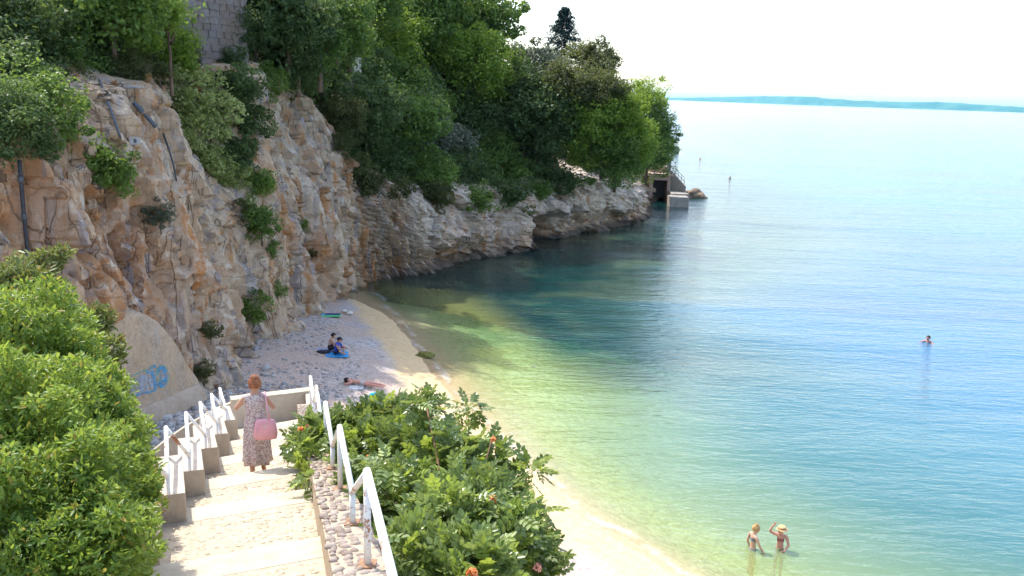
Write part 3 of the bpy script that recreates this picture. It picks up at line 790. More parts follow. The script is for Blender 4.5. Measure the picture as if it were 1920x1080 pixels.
for (px, py, r, lk, lab, shp, Y) in SHRUBS:
    h = rock_hit(px, py)
    Yh = h.y if h is not None else (land_hit(px, py) or 40)
    Yh -= .35 * pxsize(Yh, r)
    tree(px, py, r, lk, lab, shp, Yh, 'cliff_shrub', G2, cat='shrub', trunkscale=.5)

# trees further up the hill, mostly above the frame, that shade the beach
BELT = [(-15.5, 35, 3.0, 'left of the grey block wall'), (-18.5, 41, 3.4, 'behind the grey block wall, left half'), (-17.5, 46.5, 3.6, 'behind the grey block wall, right half'), (-14.5, 50, 3.6, 'just right of the grey block wall'),
        (-13.5, 54, 3.6, 'above the bare end of the cliff'), (-13.2, 58.5, 3.4, 'left of the beige house'), (-18.5, 52, 3.6, 'second row behind the cliff end'),
        (-10.5, 62.5, 3.2, 'right of the beige house'), (-8.0, 67, 3.2, 'where the cliff-top belt meets the headland'), (-20, 45, 4, 'second row behind the block wall')]
for (x, y, R, where) in BELT:
    z = hill_at(x, y)
    root = empty('broadleaf_tree', (x, y, z - .2), 'tall dense tree of the cliff-top belt, ' + where, 'tree', 'tall trees along the cliff top', random.uniform(0, 6))
    cr = obj('crown', CROWN[random.randrange(4)], root, (0, 0, R * 1.15), None, (R, R, R * 1.1)); cr.material_slots[0].link = 'OBJECT'; cr.material_slots[0].material = LEAF[random.choice(['dark', 'mid', 'mid'])]
    obj('trunk', TRUNK[random.randrange(3)], root, (0, 0, 0), None, (1.6, 1.6, R * 1.15))
# undergrowth that covers the soil between the trunks
r_ = np.random.default_rng(77)
m_ = 60000
uP = np.column_stack([r_.uniform(-26, 26, m_), r_.uniform(14, 124, m_)])
uz, ud, ud1 = hill_z(uP)
keep = (ud > ud1 - .3) & (ud < 17) & (fbm(np.column_stack([uP, np.zeros(m_)]) * .3, 3, 6) > -.22) & ~((uP[:, 1] > 28) & (uP[:, 1] < 50) & (ud < 3.5 + ud1))
uP, uz = uP[keep], uz[keep]
C3 = np.column_stack([uP, uz - .4 + r_.uniform(0, 1.3, len(uz)) * (.5 + .6 * fbm(np.column_stack([uP, np.zeros(len(uP))]) * .5, 2, 3))])
Nn = np.array([.25, -.5, .8]) + .7 * r_.normal(size=(len(C3), 3)); Nn /= np.linalg.norm(Nn, axis=1)[:, None]
v, f = leaf_quads(C3, Nn, r_.uniform(.25, .5, len(C3)), r_.uniform(.18, .3, len(C3)), r_)
tag(obj('undergrowth', mesh_np('undergrowth', v, f, LEAF['dark'])), 'dark undergrowth between the trees of the headland', kind='stuff')

# ================================================================== STAIRS, WALLS, RAILINGS
def mat_concrete(name, a, b, rough=.85, scale=3.0, stain=.35):
    m = NT(name); v = m.pos()
    n = m.noise(v, scale, 6, .65); g = m.noise(v, 40, 4, .7); s = m.noise(m.pos((1, 1, .3)), 1.3, 5, .7)
    c = m.mix(m.ramp(n, [(.3, 0.0), (.7, 1.0)]), a, b)
    c = m.mix(m.ramp(s, [(.52, 0.0), (.72, stain)]), c, (.17, .13, .09))
    c = m.mix(m.ramp(g, [(.55, 0.0), (.8, .35)]), c, (.25, .2, .15))
    return m.surf(m.principled(color=c, rough=rough, spec=.25, normal=m.bump(m.math('ADD', g, n), .5, .02)))
M_CONC = mat_concrete('pale_concrete', (.46, .385, .30), (.60, .52, .42))
M_NOSE = mat_concrete('step_nosing_concrete', (.43, .365, .275), (.57, .50, .385), stain=.35)
M_MORT = mat_concrete('mortar_and_gravel', (.40, .33, .245), (.53, .45, .34), scale=9)
M_WALLSIDE = mat_concrete('rough_render', (.36, .27, .19), (.52, .42, .31), scale=6)
M_COBB = simple('cobble', (.47, .39, .285), .8, .3, 5, .2, 30)
def mat_stone():
    m = NT('wall_stone'); r = m.math('ADD', m.n('ObjectInfo').outputs['Random'], m.math('MULTIPLY', m.n('NewGeometry').outputs['Random Per Island'], .999)); r = m.math('FRACT', r)
    c = m.mix(r, (.22, .17, .14), (.40, .34, .29)); c = m.mix(m.ramp(m.noise(m.pos(coord='World'), 30, 4), [(.4, 0.0), (.7, .4)]), c, (.3, .24, .19))
    return m.surf(m.principled(color=c, rough=.85, spec=.2))
M_STONE = mat_stone()
def mat_whitepaint():
    m = NT('white_rail_paint'); v = m.pos()
    n = m.noise(v, 7, 5, .7); r = m.ramp(m.noise(m.pos((1, 1, 1)), 3.2, 6, .75), [(.585, 0.0), (.625, 1.0)])
    c = m.mix(n, (.74, .73, .70), (.84, .83, .80)); c = m.mix(r, c, (.30, .12, .05))
    return m.surf(m.principled(color=c, rough=.5, spec=.4, normal=m.bump(n, .15, .01)))
M_PAINT = mat_whitepaint()
M_RUST = simple('rusty_plate', (.30, .17, .10), .8, .4, 20)

SKEW = .75
EDGES = [2.8, 5.7, 8.45, 11.0, 13.0, 15.1, 17.1, 18.9]
def sp(u, Yr, z):
    Y = Yr - SKEW * (1 - u); return Vector((st_xl(Y) * (1 - u) + st_xr(Y) * u, Y, z))
def zl(Yr): return st_z(Yr - .35)
def slab(name, u0, u1, ya, yb, za, zb, mat, parent, thick=.55, nseg=8, wob=.006):
    mb = MB(); top = []; nu = 6
    ny = nseg
    V = [sp(u0 + (u1 - u0) * i / nu, ya + (yb - ya) * j / ny, za + (zb - za) * j / ny) for i in range(nu + 1) for j in range(ny + 1)]
    for p in V: p.z += wob * mnoise.noise(p * 2.5)
    B = [p - Vector((0, 0, thick)) for p in V]
    n = len(V); id_ = lambda i, j: i * (ny + 1) + j
    F = [(id_(i, j), id_(i + 1, j), id_(i + 1, j + 1), id_(i, j + 1)) for i in range(nu) for j in range(ny)]
    F += [tuple(q + n for q in f[::-1]) for f in F]
    rim = [id_(i, 0) for i in range(nu + 1)] + [id_(nu, j) for j in range(1, ny + 1)] + [id_(i, ny) for i in range(nu - 1, -1, -1)] + [id_(0, j) for j in range(ny - 1, 0, -1)]
    F += [(rim[k], rim[(k + 1) % len(rim)], rim[(k + 1) % len(rim)] + n, rim[k] + n) for k in range(len(rim))]
    mb.add(V + B, F)
    return mb.build(name, mat, parent, True if False else False)
stairs = empty('stairway', (st_xr(0) - .5, 0, 9.0), 'long cobbled stairs with pale nosings going down to the beach', 'stairs')
inv = Vector(stairs.location)
def under(o, root):                       # keep world placement when parented to an empty
    o.parent = root; o.matrix_parent_inverse = Matrix.Translation(-Vector(root.location)); return o
treads = []
for k in range(len(EDGES) - 1):
    ya, yb = EDGES[k] + .015, EDGES[k + 1]
    za, zb = zl(EDGES[k]), zl(EDGES[k + 1]) + .19
    yn = yb - .62; zn = za + (zb - za) * (yn - ya) / (yb - ya)
    under(slab('tread', -.12, 1, ya, yn + .1, za, zn + (zb - za) * .1 / (yb - ya), M_MORT, None), stairs)
    under(slab('nosing', -.12, 1, yn, yb, zn + .005, zb + .005, M_NOSE, None, nseg=3), stairs)
    treads.append((ya, yn, za, zn))
LZ = 3.92
under(slab('landing', -.55, 1, 18.92, 22.3, zl(18.9) - .20, LZ, M_MORT, None), stairs)
# the cobbles set in the treads
ico = bmesh.new(); bmesh.ops.create_icosphere(ico, subdivisions=1, radius=1)
ICO_V = np.array([v.co[:] for v in ico.verts]); ICO_F = np.array([[v.index for v in f.verts] for f in ico.faces]); ico.free()
ico = bmesh.new(); bmesh.ops.create_icosphere(ico, subdivisions=2, radius=1)
ICO2_V = np.array([v.co[:] for v in ico.verts]); ICO2_F = np.array([[v.index for v in f.verts] for f in ico.faces]); ico.free()
def stones_mesh(name, C, S, mat, r_, tilt=.25, base=(ICO_V, ICO_F), lump=.22):
    """many lumpy stones in one mesh: centres C, half sizes S (n x 3)"""
    bv, bf = base; n, k = len(C), len(bv)
    a = r_.uniform(0, 2 * PI, n); ca_, sa_ = np.cos(a), np.sin(a)
    V = bv[None] * (1 + lump * r_.uniform(-1, 1, (n, k, 1))) * S[:, None, :]
    x = V[..., 0] * ca_[:, None] - V[..., 1] * sa_[:, None]; y = V[..., 0] * sa_[:, None] + V[..., 1] * ca_[:, None]
    z = V[..., 2] + tilt * (x * r_.uniform(-1, 1, (n, 1)) + y * r_.uniform(-1, 1, (n, 1)))
    V = np.stack([x, y, z], -1) + C[:, None, :]
    F = (bf[None] + (np.arange(n) * k)[:, None, None]).reshape(-1, 3)
    return mesh_np(name, V.reshape(-1, 3), F, mat, True)
r_ = np.random.default_rng(3)
cc, ss = [], []
for (ya, yn, za, zn) in treads[1:]:
    for j in range(int((yn - ya) * 1.7 / .0088)):
        u = r_.uniform(.01, .99); t = r_.uniform(.02, .98); p = sp(u, ya + (yn - ya) * t, za + (zn - za) * t)
        s = r_.uniform(.026, .046); cc.append((p.x, p.y, p.z - .006)); ss.append((s * 1.25, s, .016))
cb = obj('cobbles', stones_mesh('cobbles', np.array(cc), np.array(ss), M_COBB, r_, .1)); cb['kind'] = 'stuff'; under(cb, stairs)

def wall_run(name, pts, width, height, mat, parent=None, side=0, bevel=0, hfun=None):
    """upright wall along plan points whose z is the top; width to the left (side=0) or centred"""
    mb = MB(); rings = []
    for i, p in enumerate(pts):
        p = Vector(p); a = Vector(pts[max(i - 1, 0)]); b = Vector(pts[min(i + 1, len(pts) - 1)])
        t = (b - a); t.z = 0; t.normalize(); nrm = Vector((t.y, -t.x, 0))
        l, r = (p - nrm * width * .5, p + nrm * width * .5) if side == 0 else (p - nrm * width * (1 if side < 0 else 0), p + nrm * width * (1 if side > 0 else 0))
        h = Vector((0, 0, height if hfun is None else hfun(i)))
        rings.append([l - h, l, r, r - h])
    mb.loft(rings); return mb.build(name, mat, parent, False, bevel)

# right wall with stones set in its top
rw = empty('stair_wall', (st_xr(10), 10, st_z(10) - .4), 'low rendered wall with pebbles set in its top, right of the stairs', 'wall')
def rw_z(Y): return st_z(Y) + .60
rwp = [(st_xr(Y) + .215, Y, rw_z(Y) - .02) for Y in np.linspace(1.5, 19.6, 40)]
under(wall_run('wall_body', rwp, .43, 1.35, M_WALLSIDE, None, 0), rw)
r_ = np.random.default_rng(8); spots = []
for Y in np.arange(3.0, 19.3, .088):
    for l in np.arange(.045, .42, .092):
        y = Y + r_.uniform(-.045, .045); x = st_xr(y) + l + r_.uniform(-.028, .028)
        spots.append((x, y, rw_z(y) - .028 + r_.uniform(-.014, .008), r_.uniform(.028, .052)))
near = sorted(spots, key=lambda q: abs(q[1] - 7.2))
STONEMESH = []
for k in range(6):
    me = stones_mesh('stone_%d' % k, np.zeros((1, 3)), np.array([[1.15, .95, .72]]), M_STONE, r_, 0, (ICO2_V, ICO2_F), .09); STONEMESH.append(me)
for (x, y, z, s) in near[:300]:
    under(obj('stone', STONEMESH[random.randrange(6)], None, (x, y, z), (random.uniform(-.25, .25), random.uniform(-.25, .25), random.uniform(0, 6)), (s, s, s)), rw)
rest = np.array(near[300:])
o = obj('stones', stones_mesh('stones', rest[:, :3], rest[:, 3:4] * np.array([[1.15, .95, .72]]), M_STONE, r_, .1, (ICO_V, ICO_F), .12)); o['kind'] = 'stuff'; under(o, rw)

def bar(mb, a, b, r=.030): mb.tube([a, b], r, 8)
def railing(name, label, segs, posth, X, base, root_loc, r=.03):
    """segs: (near Y, far Y, rail z); posts at both ends, sloping links between the runs"""
    root = empty(name, root_loc, label, 'railing')
    for i, (ya, yb, z) in enumerate(segs):
        A, B = Vector((X(ya), ya, z)), Vector((X(yb), yb, z))
        mb = MB(); bar(mb, A - (B - A).normalized() * .02, B + (B - A).normalized() * .02, r); under(mb.build('top_rail', M_PAINT, None, True), root)
        for Pp in (A, B):
            mb = MB(); bar(mb, (Pp.x, Pp.y, base(Pp.y) - .06), (Pp.x, Pp.y, z - r * .4), r * .92)
            o = under(mb.build('post', M_PAINT, None, True), root)
            if Pp.y < 14:
                under(MB().box((Pp.x, Pp.y, base(Pp.y) + .008), (r * 4.2, r * 4.2, .016)).build('base_plate', M_RUST, None), root)
        if i + 1 < len(segs):
            n_ = segs[i + 1]; Cc = Vector((X(n_[0]), n_[0], n_[2]))
            mb = MB(); bar(mb, B, Cc, r * .9); under(mb.build('link_rail', M_PAINT, None, True), root)
    return root
railing('handrail', 'white painted handrail with rust on the right stair wall, nearest the camera',
        [(2.2, 6.45, rw_z(6.45) + .80), (7.85, 9.5, rw_z(9.5) + .76), (10.9, 12.5, rw_z(12.5) + .74), (13.9, 15.6, rw_z(15.6) + .74), (17.0, 18.6, rw_z(18.6) + .72)], .8,
        lambda Y: st_xr(Y) + .28, rw_z, (st_xr(8) + .28, 8, rw_z(8)), .032)

# left wall: stepped top
LY = [4.2, 6.1, 7.9, 9.7, 11.45, 13.3, 15.0, 16.7, 18.2]
def lw_x(Y):
    k = min(max(int(np.searchsorted(LY, Y) - 1), 0), len(LY) - 2); t = (Y - LY[k]) / (LY[k + 1] - LY[k]); return st_xl(Y) - .19 + .15 - .30 * t
def lw_far(k): return st_z(LY[k + 1]) + .60
lw = empty('stepped_wall', (st_xl(12) - .2, 12, st_z(12) - .4), 'low concrete wall stepping down along the left side of the stairs', 'wall')
for k in range(len(LY) - 1):
    zf = lw_far(k); pts = []
    for t in np.linspace(0, 1, 9):
        Y = LY[k] + (LY[k + 1] - LY[k]) * t
        pts.append((st_xl(Y) - .17 + .15 - .30 * t, Y + .003 * k, zf + .19 * (1 - t) ** 1.6 + (.09 * (1 - t / .12) if t < .12 else 0)))
    under(wall_run('wall_step', pts, .34, 1.5, M_CONC, None, 0, .018), lw)
under(wall_run('ledge', [(st_xl(Y) - .62, Y, st_z(Y) + .06 - .15 * (Y - 10)) for Y in np.linspace(9, 13.6, 8)], .5, 1.4, M_CONC, None, 0), lw)
railing('handrail', 'white handrail of short level runs on the stepped left wall',
        [(LY[k] + (.16 if k else 0), LY[k + 1] - .05, lw_far(k) + .43) for k in range(1, len(LY) - 1)], .4,
        lw_x, lambda Y: lw_far(min(max(int(np.searchsorted(LY, Y) - 1), 0), len(LY) - 2)) - .02, (st_xl(12) - .2, 12, st_z(12) + .5), .028)

# parapet round the landing and the outer wall of the lower flight
par = empty('landing_parapet', (-6.1, 21.8, LZ), 'pale parapet closing the landing at the foot of the stairs', 'wall')
p0 = Vector((-7.0, 21.2, 4.72)); p1 = Vector((-5.25, 21.95, 4.76)); p2 = Vector((-4.72, 19.75, 4.78))
under(wall_run('end_wall', [p0, p0.lerp(p1, .5), p1], .24, 1.6, M_CONC, None, 0), par)
under(wall_run('side_wall', [p1 + Vector((.13, -.13, .0)), p1.lerp(p2, .5) + Vector((.12, 0, 0.0)), p2 + Vector((.1, 0, 0))], .26, 1.6, M_CONC, None, 0), par)
a_ = (p1 - p0).normalized()
under(wall_run('coping', [p0 + Vector((0, 0, .06)), p1 + a_ * .2 + Vector((0, 0, .06))], .30, .055, M_NOSE, None, 0), par)
ow = [tuple(atz(x, y, z)) for x, y, z in [(438, 752, 4.66), (412, 762, 4.50), (380, 779, 4.22), (345, 800, 3.92), (312, 823, 3.6), (285, 845, 3.3), (250, 872, 2.9)]]
tag(wall_run('outer_wall', ow, .22, 1.5, M_CONC, None, 0, .015), 'curving pale wall of the lower flight, between pebbles and stepped wall', 'wall')

# ================================================================== PAINTED HUMP WALL AT THE CLIFF FOOT
Lb = Vector(atz(255, 798, 1.15)); Rb = Vector(atz(380, 744, 1.15)); Lb.z = Rb.z = 0
ax = (Rb - Lb).normalized(); onw = Vector((ax.y, -ax.x, 0))          # towards the camera side
LW = (Rb - Lb).length
def plane_hit(px, py, off=0.0):
    d = Vector(ray(px, py)); o0 = Vector(EYE) - (Lb + onw * off); t = -o0.dot(onw) / d.dot(onw)
    q = Vector(EYE) + d * t; return (q - Lb).dot(ax), q.z
prof = [plane_hit(x, y) for x, y in [(120, 700), (170, 655), (195, 610), (222, 578), (258, 567), (295, 585), (330, 635), (352, 680), (370, 705), (380, 735)]]
pu = np.array([q[0] for q in prof]); pz = np.array([q[1] for q in prof])
us = np.linspace(pu[0], LW + .05, 60); tops = np.interp(us, pu, pz); tops = np.convolve(np.pad(tops, 2, 'edge'), np.ones(5) / 5, 'valid')
def hump(u, z, lift=0.0):
    top = float(np.interp(u, us, tops)); f = max(0, min(1, z / max(top, .1)))
    out = .32 - .30 * f ** 2.2 + .05 * mnoise.noise(Vector((u * .8, z * .8, 3)))
    out -= .8 * max(0, f - .93) / .07
    return Lb + ax * u + onw * (out + lift) + Vector((0, 0, z))
nv = 46
V = []
for u, tp in zip(us, tops):
    for j in range(nv):
        f = j / (nv - 1); q = hump(u, .2 + (tp - .2) * f); V.append(tuple(q))
mw = NT('painted_rubble_render'); v = mw.pos()
nA = mw.noise(v, 1.0, 6, .65); nB = mw.vor(mw.pos((1, 1, .8)), 6.0, 'F1', 0); nC = mw.noise(v, 9, 5, .7); nD = mw.noise(mw.pos((1, 1, .2)), 1.6, 5, .65)
c = mw.mix(mw.ramp(nA, [(.3, 0.0), (.7, 1.0)]), (.54, .37, .23), (.66, .50, .36))
c = mw.mix(mw.ramp(nD, [(.45, 0.0), (.66, .6)]), c, (.46, .41, .38))
c = mw.mix(mw.ramp(mw.noise(mw.pos((1, 1, .6)), 4.5, 5, .7), [(.5, 0.0), (.7, .5)]), c, (.32, .23, .15))
c = mw.mix(mw.ramp(nC, [(.45, 0.0), (.7, .4)]), c, (.26, .19, .13))
mw.surf(mw.principled(color=c, rough=.9, spec=.15, normal=mw.bump(mw.math('ADD', mw.math('MULTIPLY', nB, -.35), nC), .9, .09)))
hw = empty('painted_wall', tuple(Lb + ax * LW / 2 + Vector((0, 0, 1.1))), 'domed rubble wall with blue graffiti at the foot of the cliff', 'wall')
under(obj('wall_face', mesh_np('wall_face', V, grid_faces(len(us), nv), mw.m, True)), hw)
# plinth
mb = MB(); mb.loft([[hump(u, .9, .16 - .2) - Vector((0, 0, .5)), hump(u, .9, .13), hump(u, 1.75, .11), hump(u, 1.9, -.1)] for u in np.linspace(us[0], LW + .1, 14)])
under(mb.build('plinth', mat_concrete('plinth_render', (.40, .30, .22), (.52, .41, .32)), None, True), hw)
def ribbon(mb, pxs, w, lift):
    pts = [hump(*plane_hit(x, y, .25), lift) for x, y in pxs]; n_ = len(pts); L_, R_ = [], []
    for i, p in enumerate(pts):
        t = (pts[min(i + 1, n_ - 1)] - pts[max(i - 1, 0)]).normalized(); s = t.cross(onw).normalized() * w
        L_.append(p + s); R_.append(p - s)
    mb.add(L_ + R_, [(i, i + 1, n_ + i + 1, n_ + i) for i in range(n_ - 1)])
def spray(name, col):
    m = NT(name); p = m.principled(color=col, rough=.8, spec=.1)
    k = m.ramp(m.noise(m.pos(coord='World'), 7, 5, .75), [(.36, 0.0), (.58, .9)])
    return m.surf(m.n('MixShader', {0: k, 1: m.n('BsdfTransparent'), 2: p}).outputs[0])
fill, blue, green, pale = MB(), MB(), MB(), MB()
def arcp(cx, cy, rx, ry, a0, a1, n=12): return [(cx + rx * math.cos(math.radians(a0 + (a1 - a0) * i / n)), cy + ry * math.sin(math.radians(a0 + (a1 - a0) * i / n))) for i in range(n + 1)]
for (cx, cy, rx, ry) in [(236, 735, 7, 16), (252, 727, 8, 17), (268, 719, 8, 17), (284, 711, 7, 16), (303, 705, 6, 15)]:
    ribbon(fill, [(cx - 1, cy - ry), (cx, cy), (cx + 1, cy + ry)], rx * .022, .016)
for cx, cy in [(237, 735), (253, 727), (269, 719), (285, 711)]:
    ribbon(pale, arcp(cx, cy, 7, 13, 20, 330), .035, .022)
ribbon(blue, arcp(301, 706, 9, 17, -150, 130), .075, .026); ribbon(blue, [(283, 695), (288, 712), (290, 730)], .06, .026); ribbon(blue, [(292, 722), (300, 716), (310, 712)], .05, .027)
ribbon(blue, [(228, 720), (232, 738), (230, 752)], .05, .026); ribbon(blue, [(233, 750), (255, 740), (280, 734), (291, 731)], .035, .025); ribbon(blue, [(275, 700), (281, 690), (292, 686)], .06, .027)
ribbon(green, [(229, 716), (245, 706), (262, 698), (280, 692), (288, 685)], .028, .03); ribbon(green, arcp(303, 705, 12, 20, -170, 60), .022, .031); ribbon(green, arcp(297, 706, 4, 9, 0, 350), .022, .032)
for mb, nm, col in ((fill, 'graffiti_fill', (.42, .44, .50)), (pale, 'graffiti_lettering', (.40, .50, .62)), (blue, 'graffiti_stroke', (.10, .36, .62)), (green, 'graffiti_outline', (.16, .46, .42))):
    under(mb.build(nm, spray(nm, col)), hw)

# ================================================================== UPPER RETAINING WALL OF BLOCKS
A = Vector(aty(278, 112, 40.5)); B = Vector(aty(462, 118, 46.5)); A.z = B.z = 12.4
e1 = (B - A).normalized(); nn = Vector((e1.y, -e1.x, 0)); LL = (B - A).length
up = empty('retaining_wall', tuple((A + B) / 2), 'grey stone block wall high above the cliff gully', 'wall')
mb = MB(); q = [A - nn * .5, B - nn * .5, B + nn * .085, A + nn * .085]
mb.prism([tuple(p) for p in q], [tuple(p + Vector((0, 0, 5.5))) for p in q]); under(mb.build('core', mat_concrete('grey_mortar', (.17, .15, .15), (.26, .235, .235))), up)
mbk = NT('grey_wall_block'); vb = mbk.pos(coord='World'); ob = mbk.n('ObjectInfo').outputs['Random']
cb_ = mbk.mix(ob, (.19, .165, .16), (.31, .275, .27)); cb_ = mbk.mix(mbk.ramp(mbk.noise(vb, .7, 5, .7), [(.38, 0.0), (.58, .85)]), cb_, (.23, .165, .125)); cb_ = mbk.mix(mbk.ramp(mbk.noise(vb, 5, 5, .7), [(.45, 0.0), (.7, .5)]), cb_, (.13, .12, .12))
M_BLOCK = mbk.surf(mbk.principled(color=cb_, rough=.9, spec=.1, normal=mbk.bump(mbk.noise(vb, 9, 5, .7), .8, .06)))
bw, bh = .62, .31
BLK = []
for k in range(5):
    bm_ = bmesh.new(); bmesh.ops.create_cube(bm_, size=1)
    bmesh.ops.bevel(bm_, geom=list(bm_.edges), offset=.05, segments=1, affect='EDGES')
    for v_ in bm_.verts: v_.co += Vector((random.uniform(-.05, .05), random.uniform(-.14, .14), random.uniform(-.07, .07)))
    me = bpy.data.meshes.new('block_%d' % k); bm_.to_mesh(me); bm_.free(); me.materials.append(M_BLOCK); BLK.append(me)
ang = math.atan2(e1.y, e1.x)
for row in range(17):
    x = -bw * .5 * (row % 2)
    while x < LL:
        w = bw * random.uniform(.7, 1.35); c0 = max(x, 0); c1 = min(x + w, LL)
        if c1 - c0 > .12:
            p = A + e1 * (c0 + c1) / 2 + nn * random.uniform(-.02, .04) + Vector((0, 0, .17 + row * (bh + .012)))
            under(obj('stone', BLK[random.randrange(5)], None, tuple(p), (0, 0, ang), (c1 - c0 - .02, .26, bh)), up)
        x += w

# ================================================================== PIPES AND A SIGN ON THE ROCK
def rock_pts(pxs, off):
    out = []
    for x, y in pxs:
        h = rock_hit(x, y)
        if h is not None: out.append(Vector(h) + (Vector(EYE) - Vector(h)).normalized() * off)
    return out
M_BLACKPIPE = simple('black_pipe', (.05, .055, .07), .5, .2); M_GREYPIPE = simple('slate_pipe', (.10, .12, .15), .6, .2)
def pipe(name, label, pxs, r, mat, off=.12):
    p = rock_pts(pxs, off)
    if len(p) < 2: return
    Ys = np.array([q.y for q in p]); Ys = np.minimum.accumulate(Ys[::1]) if False else np.convolve(np.pad(Ys, 1, 'edge'), [.25, .5, .25], 'valid') - .1
    p = [Vector(aty(x, y, Y)) for (x, y), Y in zip(pxs, Ys)]
    root = empty(name, tuple(p[-1]), label, 'pipe')
    mb = MB(); mb.tube(p, r, 8); under(mb.build('pipe_run', mat, None, True), root)
    for i in range(1, len(p) - 1, 2):
        t = (p[i + 1] - p[i - 1]).normalized(); mb = MB(); mb.tube([p[i] - t * r * 1.2, p[i] + t * r * 1.2], r * 1.35, 8); under(mb.build('pipe_clamp', M_GREYPIPE, None), root)
pipe('drainpipe', 'black drainpipe running down the rock at the left edge', [(36, 300), (39, 335), (42, 370), (45, 405), (49, 440), (52, 475), (54, 500)], .06, M_BLACKPIPE)
pipe('drainpipe', 'thin grey pipe slanting down the upper left cliff', [(186, 150), (196, 175), (206, 200), (216, 230), (226, 258)], .04, M_GREYPIPE)
pipe('rain_chute', 'short slate-blue chute beside the pale shrubs', [(250, 192), (264, 206), (278, 221), (292, 238)], .08, M_GREYPIPE, .1)
pipe('drainpipe', 'narrow dark hose below the slate-blue chute', [(306, 250), (316, 278), (325, 308), (331, 340)], .035, M_BLACKPIPE)
h = rock_hit(253, 264)
if h is not None:
    sg = empty('warning_sign', tuple(h), 'small white plate with a dark ring fixed to the rock', 'sign')
    q = Vector(aty(253, 264, h.y - .25)); th = math.atan2(q.x, q.y)
    under(MB().box((q.x, q.y, q.z), (.34, .03, .26), -th * 1).build('plate', simple('white_plate', (.40, .39, .40), .5), None, False, .01), sg)
    mb = MB(); mb.tube([(q.x - .0, q.y - .022, q.z), (q.x, q.y - .03, q.z)], .07, 16); under(mb.build('ring', simple('dark_ring', (.12, .13, .16), .5), None), sg)

# ================================================================== BOATHOUSE AT THE TIP
M_PLASTER = mat_concrete('boathouse_plaster', (.42, .29, .24), (.52, .38, .32)); M_DOCK = mat_concrete('dock_concrete', (.30, .27, .24), (.42, .38, .34)); M_DARKWOOD = simple('dark_door_wood', (.035, .03, .035), .7, .3)
M_STEEL = simple('grey_steel_rail', (.42, .43, .45), .45, .2)
Yb = 110.5
xl, xr = aty(1218, 340, Yb)[0], aty(1257, 340, Yb)[0]; zt = aty(1238, 330, Yb)[2]
bh_ = empty('boathouse', ((xl + xr) / 2, Yb, 0), 'small boathouse with a dark opening under a terrace at the headland tip', 'boathouse')
ol, orr = aty(1224, 350, Yb)[0], aty(1251, 350, Yb)[0]; oz = aty(1238, 338, Yb)[2]
for nm, c, d in [('side_wall', ((xl + ol) / 2, Yb + 2.5, zt / 2 - .5), (ol - xl, 5, zt + 1)), ('side_wall', ((xr + orr) / 2, Yb + 2.5, zt / 2 - .5), (xr - orr, 5, zt + 1)),
                 ('lintel', ((ol + orr) / 2, Yb + 2.5, (zt + oz) / 2), (orr - ol, 4.98, zt - oz)), ('roof_slab', ((xl + xr) / 2, Yb + 2.4, zt + .16), (xr - xl + .5, 5.6, .30)), ('back_wall', ((ol + orr) / 2, Yb + 4.2, oz / 2 - .2), (orr - ol - .02, .3, oz))]:
    under(MB().box(c, d).build(nm, M_PLASTER, None, False, .03), bh_)
dr = under(MB().box(((ol + orr) / 2, Yb + 1.6, oz * .55 + .1), (orr - ol - .06, .12, oz * .9)).build('door', M_DARKWOOD), bh_)
for k in range(5):
    pz_ = .35 + k * oz * .17; o = MB().box(((ol + orr) / 2, Yb + 1.52, pz_ + .2), (orr - ol - .1, .06, oz * .15)).build('door_plank', M_DARKWOOD); o.parent = dr; o.matrix_parent_inverse = Matrix.Translation(-Vector(bh_.location)) if False else dr.matrix_world.inverted()
# terrace block above and pillar
tz = aty(1240, 316, Yb + 1)[2]
under(MB().box(((xl + xr) / 2 + .2, Yb + 3.2, (zt + tz) / 2 + .2), (xr - xl, 3.6, tz - zt)).build('terrace_wall', M_PLASTER, None, False, .03), bh_)
xp = aty(1254.5, 320, Yb)[0]; zp = aty(1254, 292, Yb)[2]
pil = empty('stone_pillar', (xp, Yb - .1, zt + .3), 'tall dark pillar standing on the boathouse roof corner', 'pillar')
mb = MB().box((xp, Yb + .35, (zt + zp) / 2 + .15), (.46, .46, zp - zt - .3)); under(mb.build('shaft', mat_concrete('dark_pillar', (.16, .15, .16), (.26, .24, .25)), None, False, .04), pil)
under(MB().box((xp, Yb + .35, zp + .03), (.56, .56, .12)).build('cap', M_DOCK), pil)
# steps down to the dock
s0 = Vector(aty(1258, 318, Yb + .5)); s1 = Vector(aty(1286, 350, Yb - 1.0))
fl = empty('dock_steps', tuple(s1), 'pale flight of steps from the boathouse roof to the dock', 'steps')
ns = 11
for k in range(ns):
    p = s0.lerp(s1, (k + .5) / ns); hgt = max(.3, p.z - .4)
    under(MB().box((p.x, p.y + .6, p.z - hgt / 2), ((s1.x - s0.x) / ns + .01, 1.5, hgt)).build('step', M_DOCK, None), fl)
rl = empty('dock_railing', tuple(s1), 'thin metal railing beside the dock steps', 'railing')
for dz in (.95, .55):
    mb = MB(); mb.tube([(s0.x - .2, s0.y + 1.2, s0.z + dz), (s1.x, s1.y + 1.2, s1.z + dz)], .035, 6); under(mb.build('rail', M_STEEL, None, True), rl)
for k in range(6):
    p = s0.lerp(s1, k / 5) + Vector((0, 1.2, 0)); mb = MB(); mb.tube([tuple(p), tuple(p + Vector((0, 0, 1)))], .035, 6); under(mb.build('post', M_STEEL, None, True), rl)
j0 = atz(1256, 388, 0); j1 = atz(1291, 389, 0)
zj = aty(1272, 370, j0[1])[2]
jt = empty('dock', ((j0[0] + j1[0]) / 2, j0[1], 0), 'square concrete dock standing in the sea below the boathouse', 'dock')
under(MB().box(((j0[0] + j1[0]) / 2, j0[1] + 1.1, zj / 2 - .8), (j1[0] - j0[0], 2.2, zj + 1.6)).build('block', M_DOCK, None, False, .05), jt)
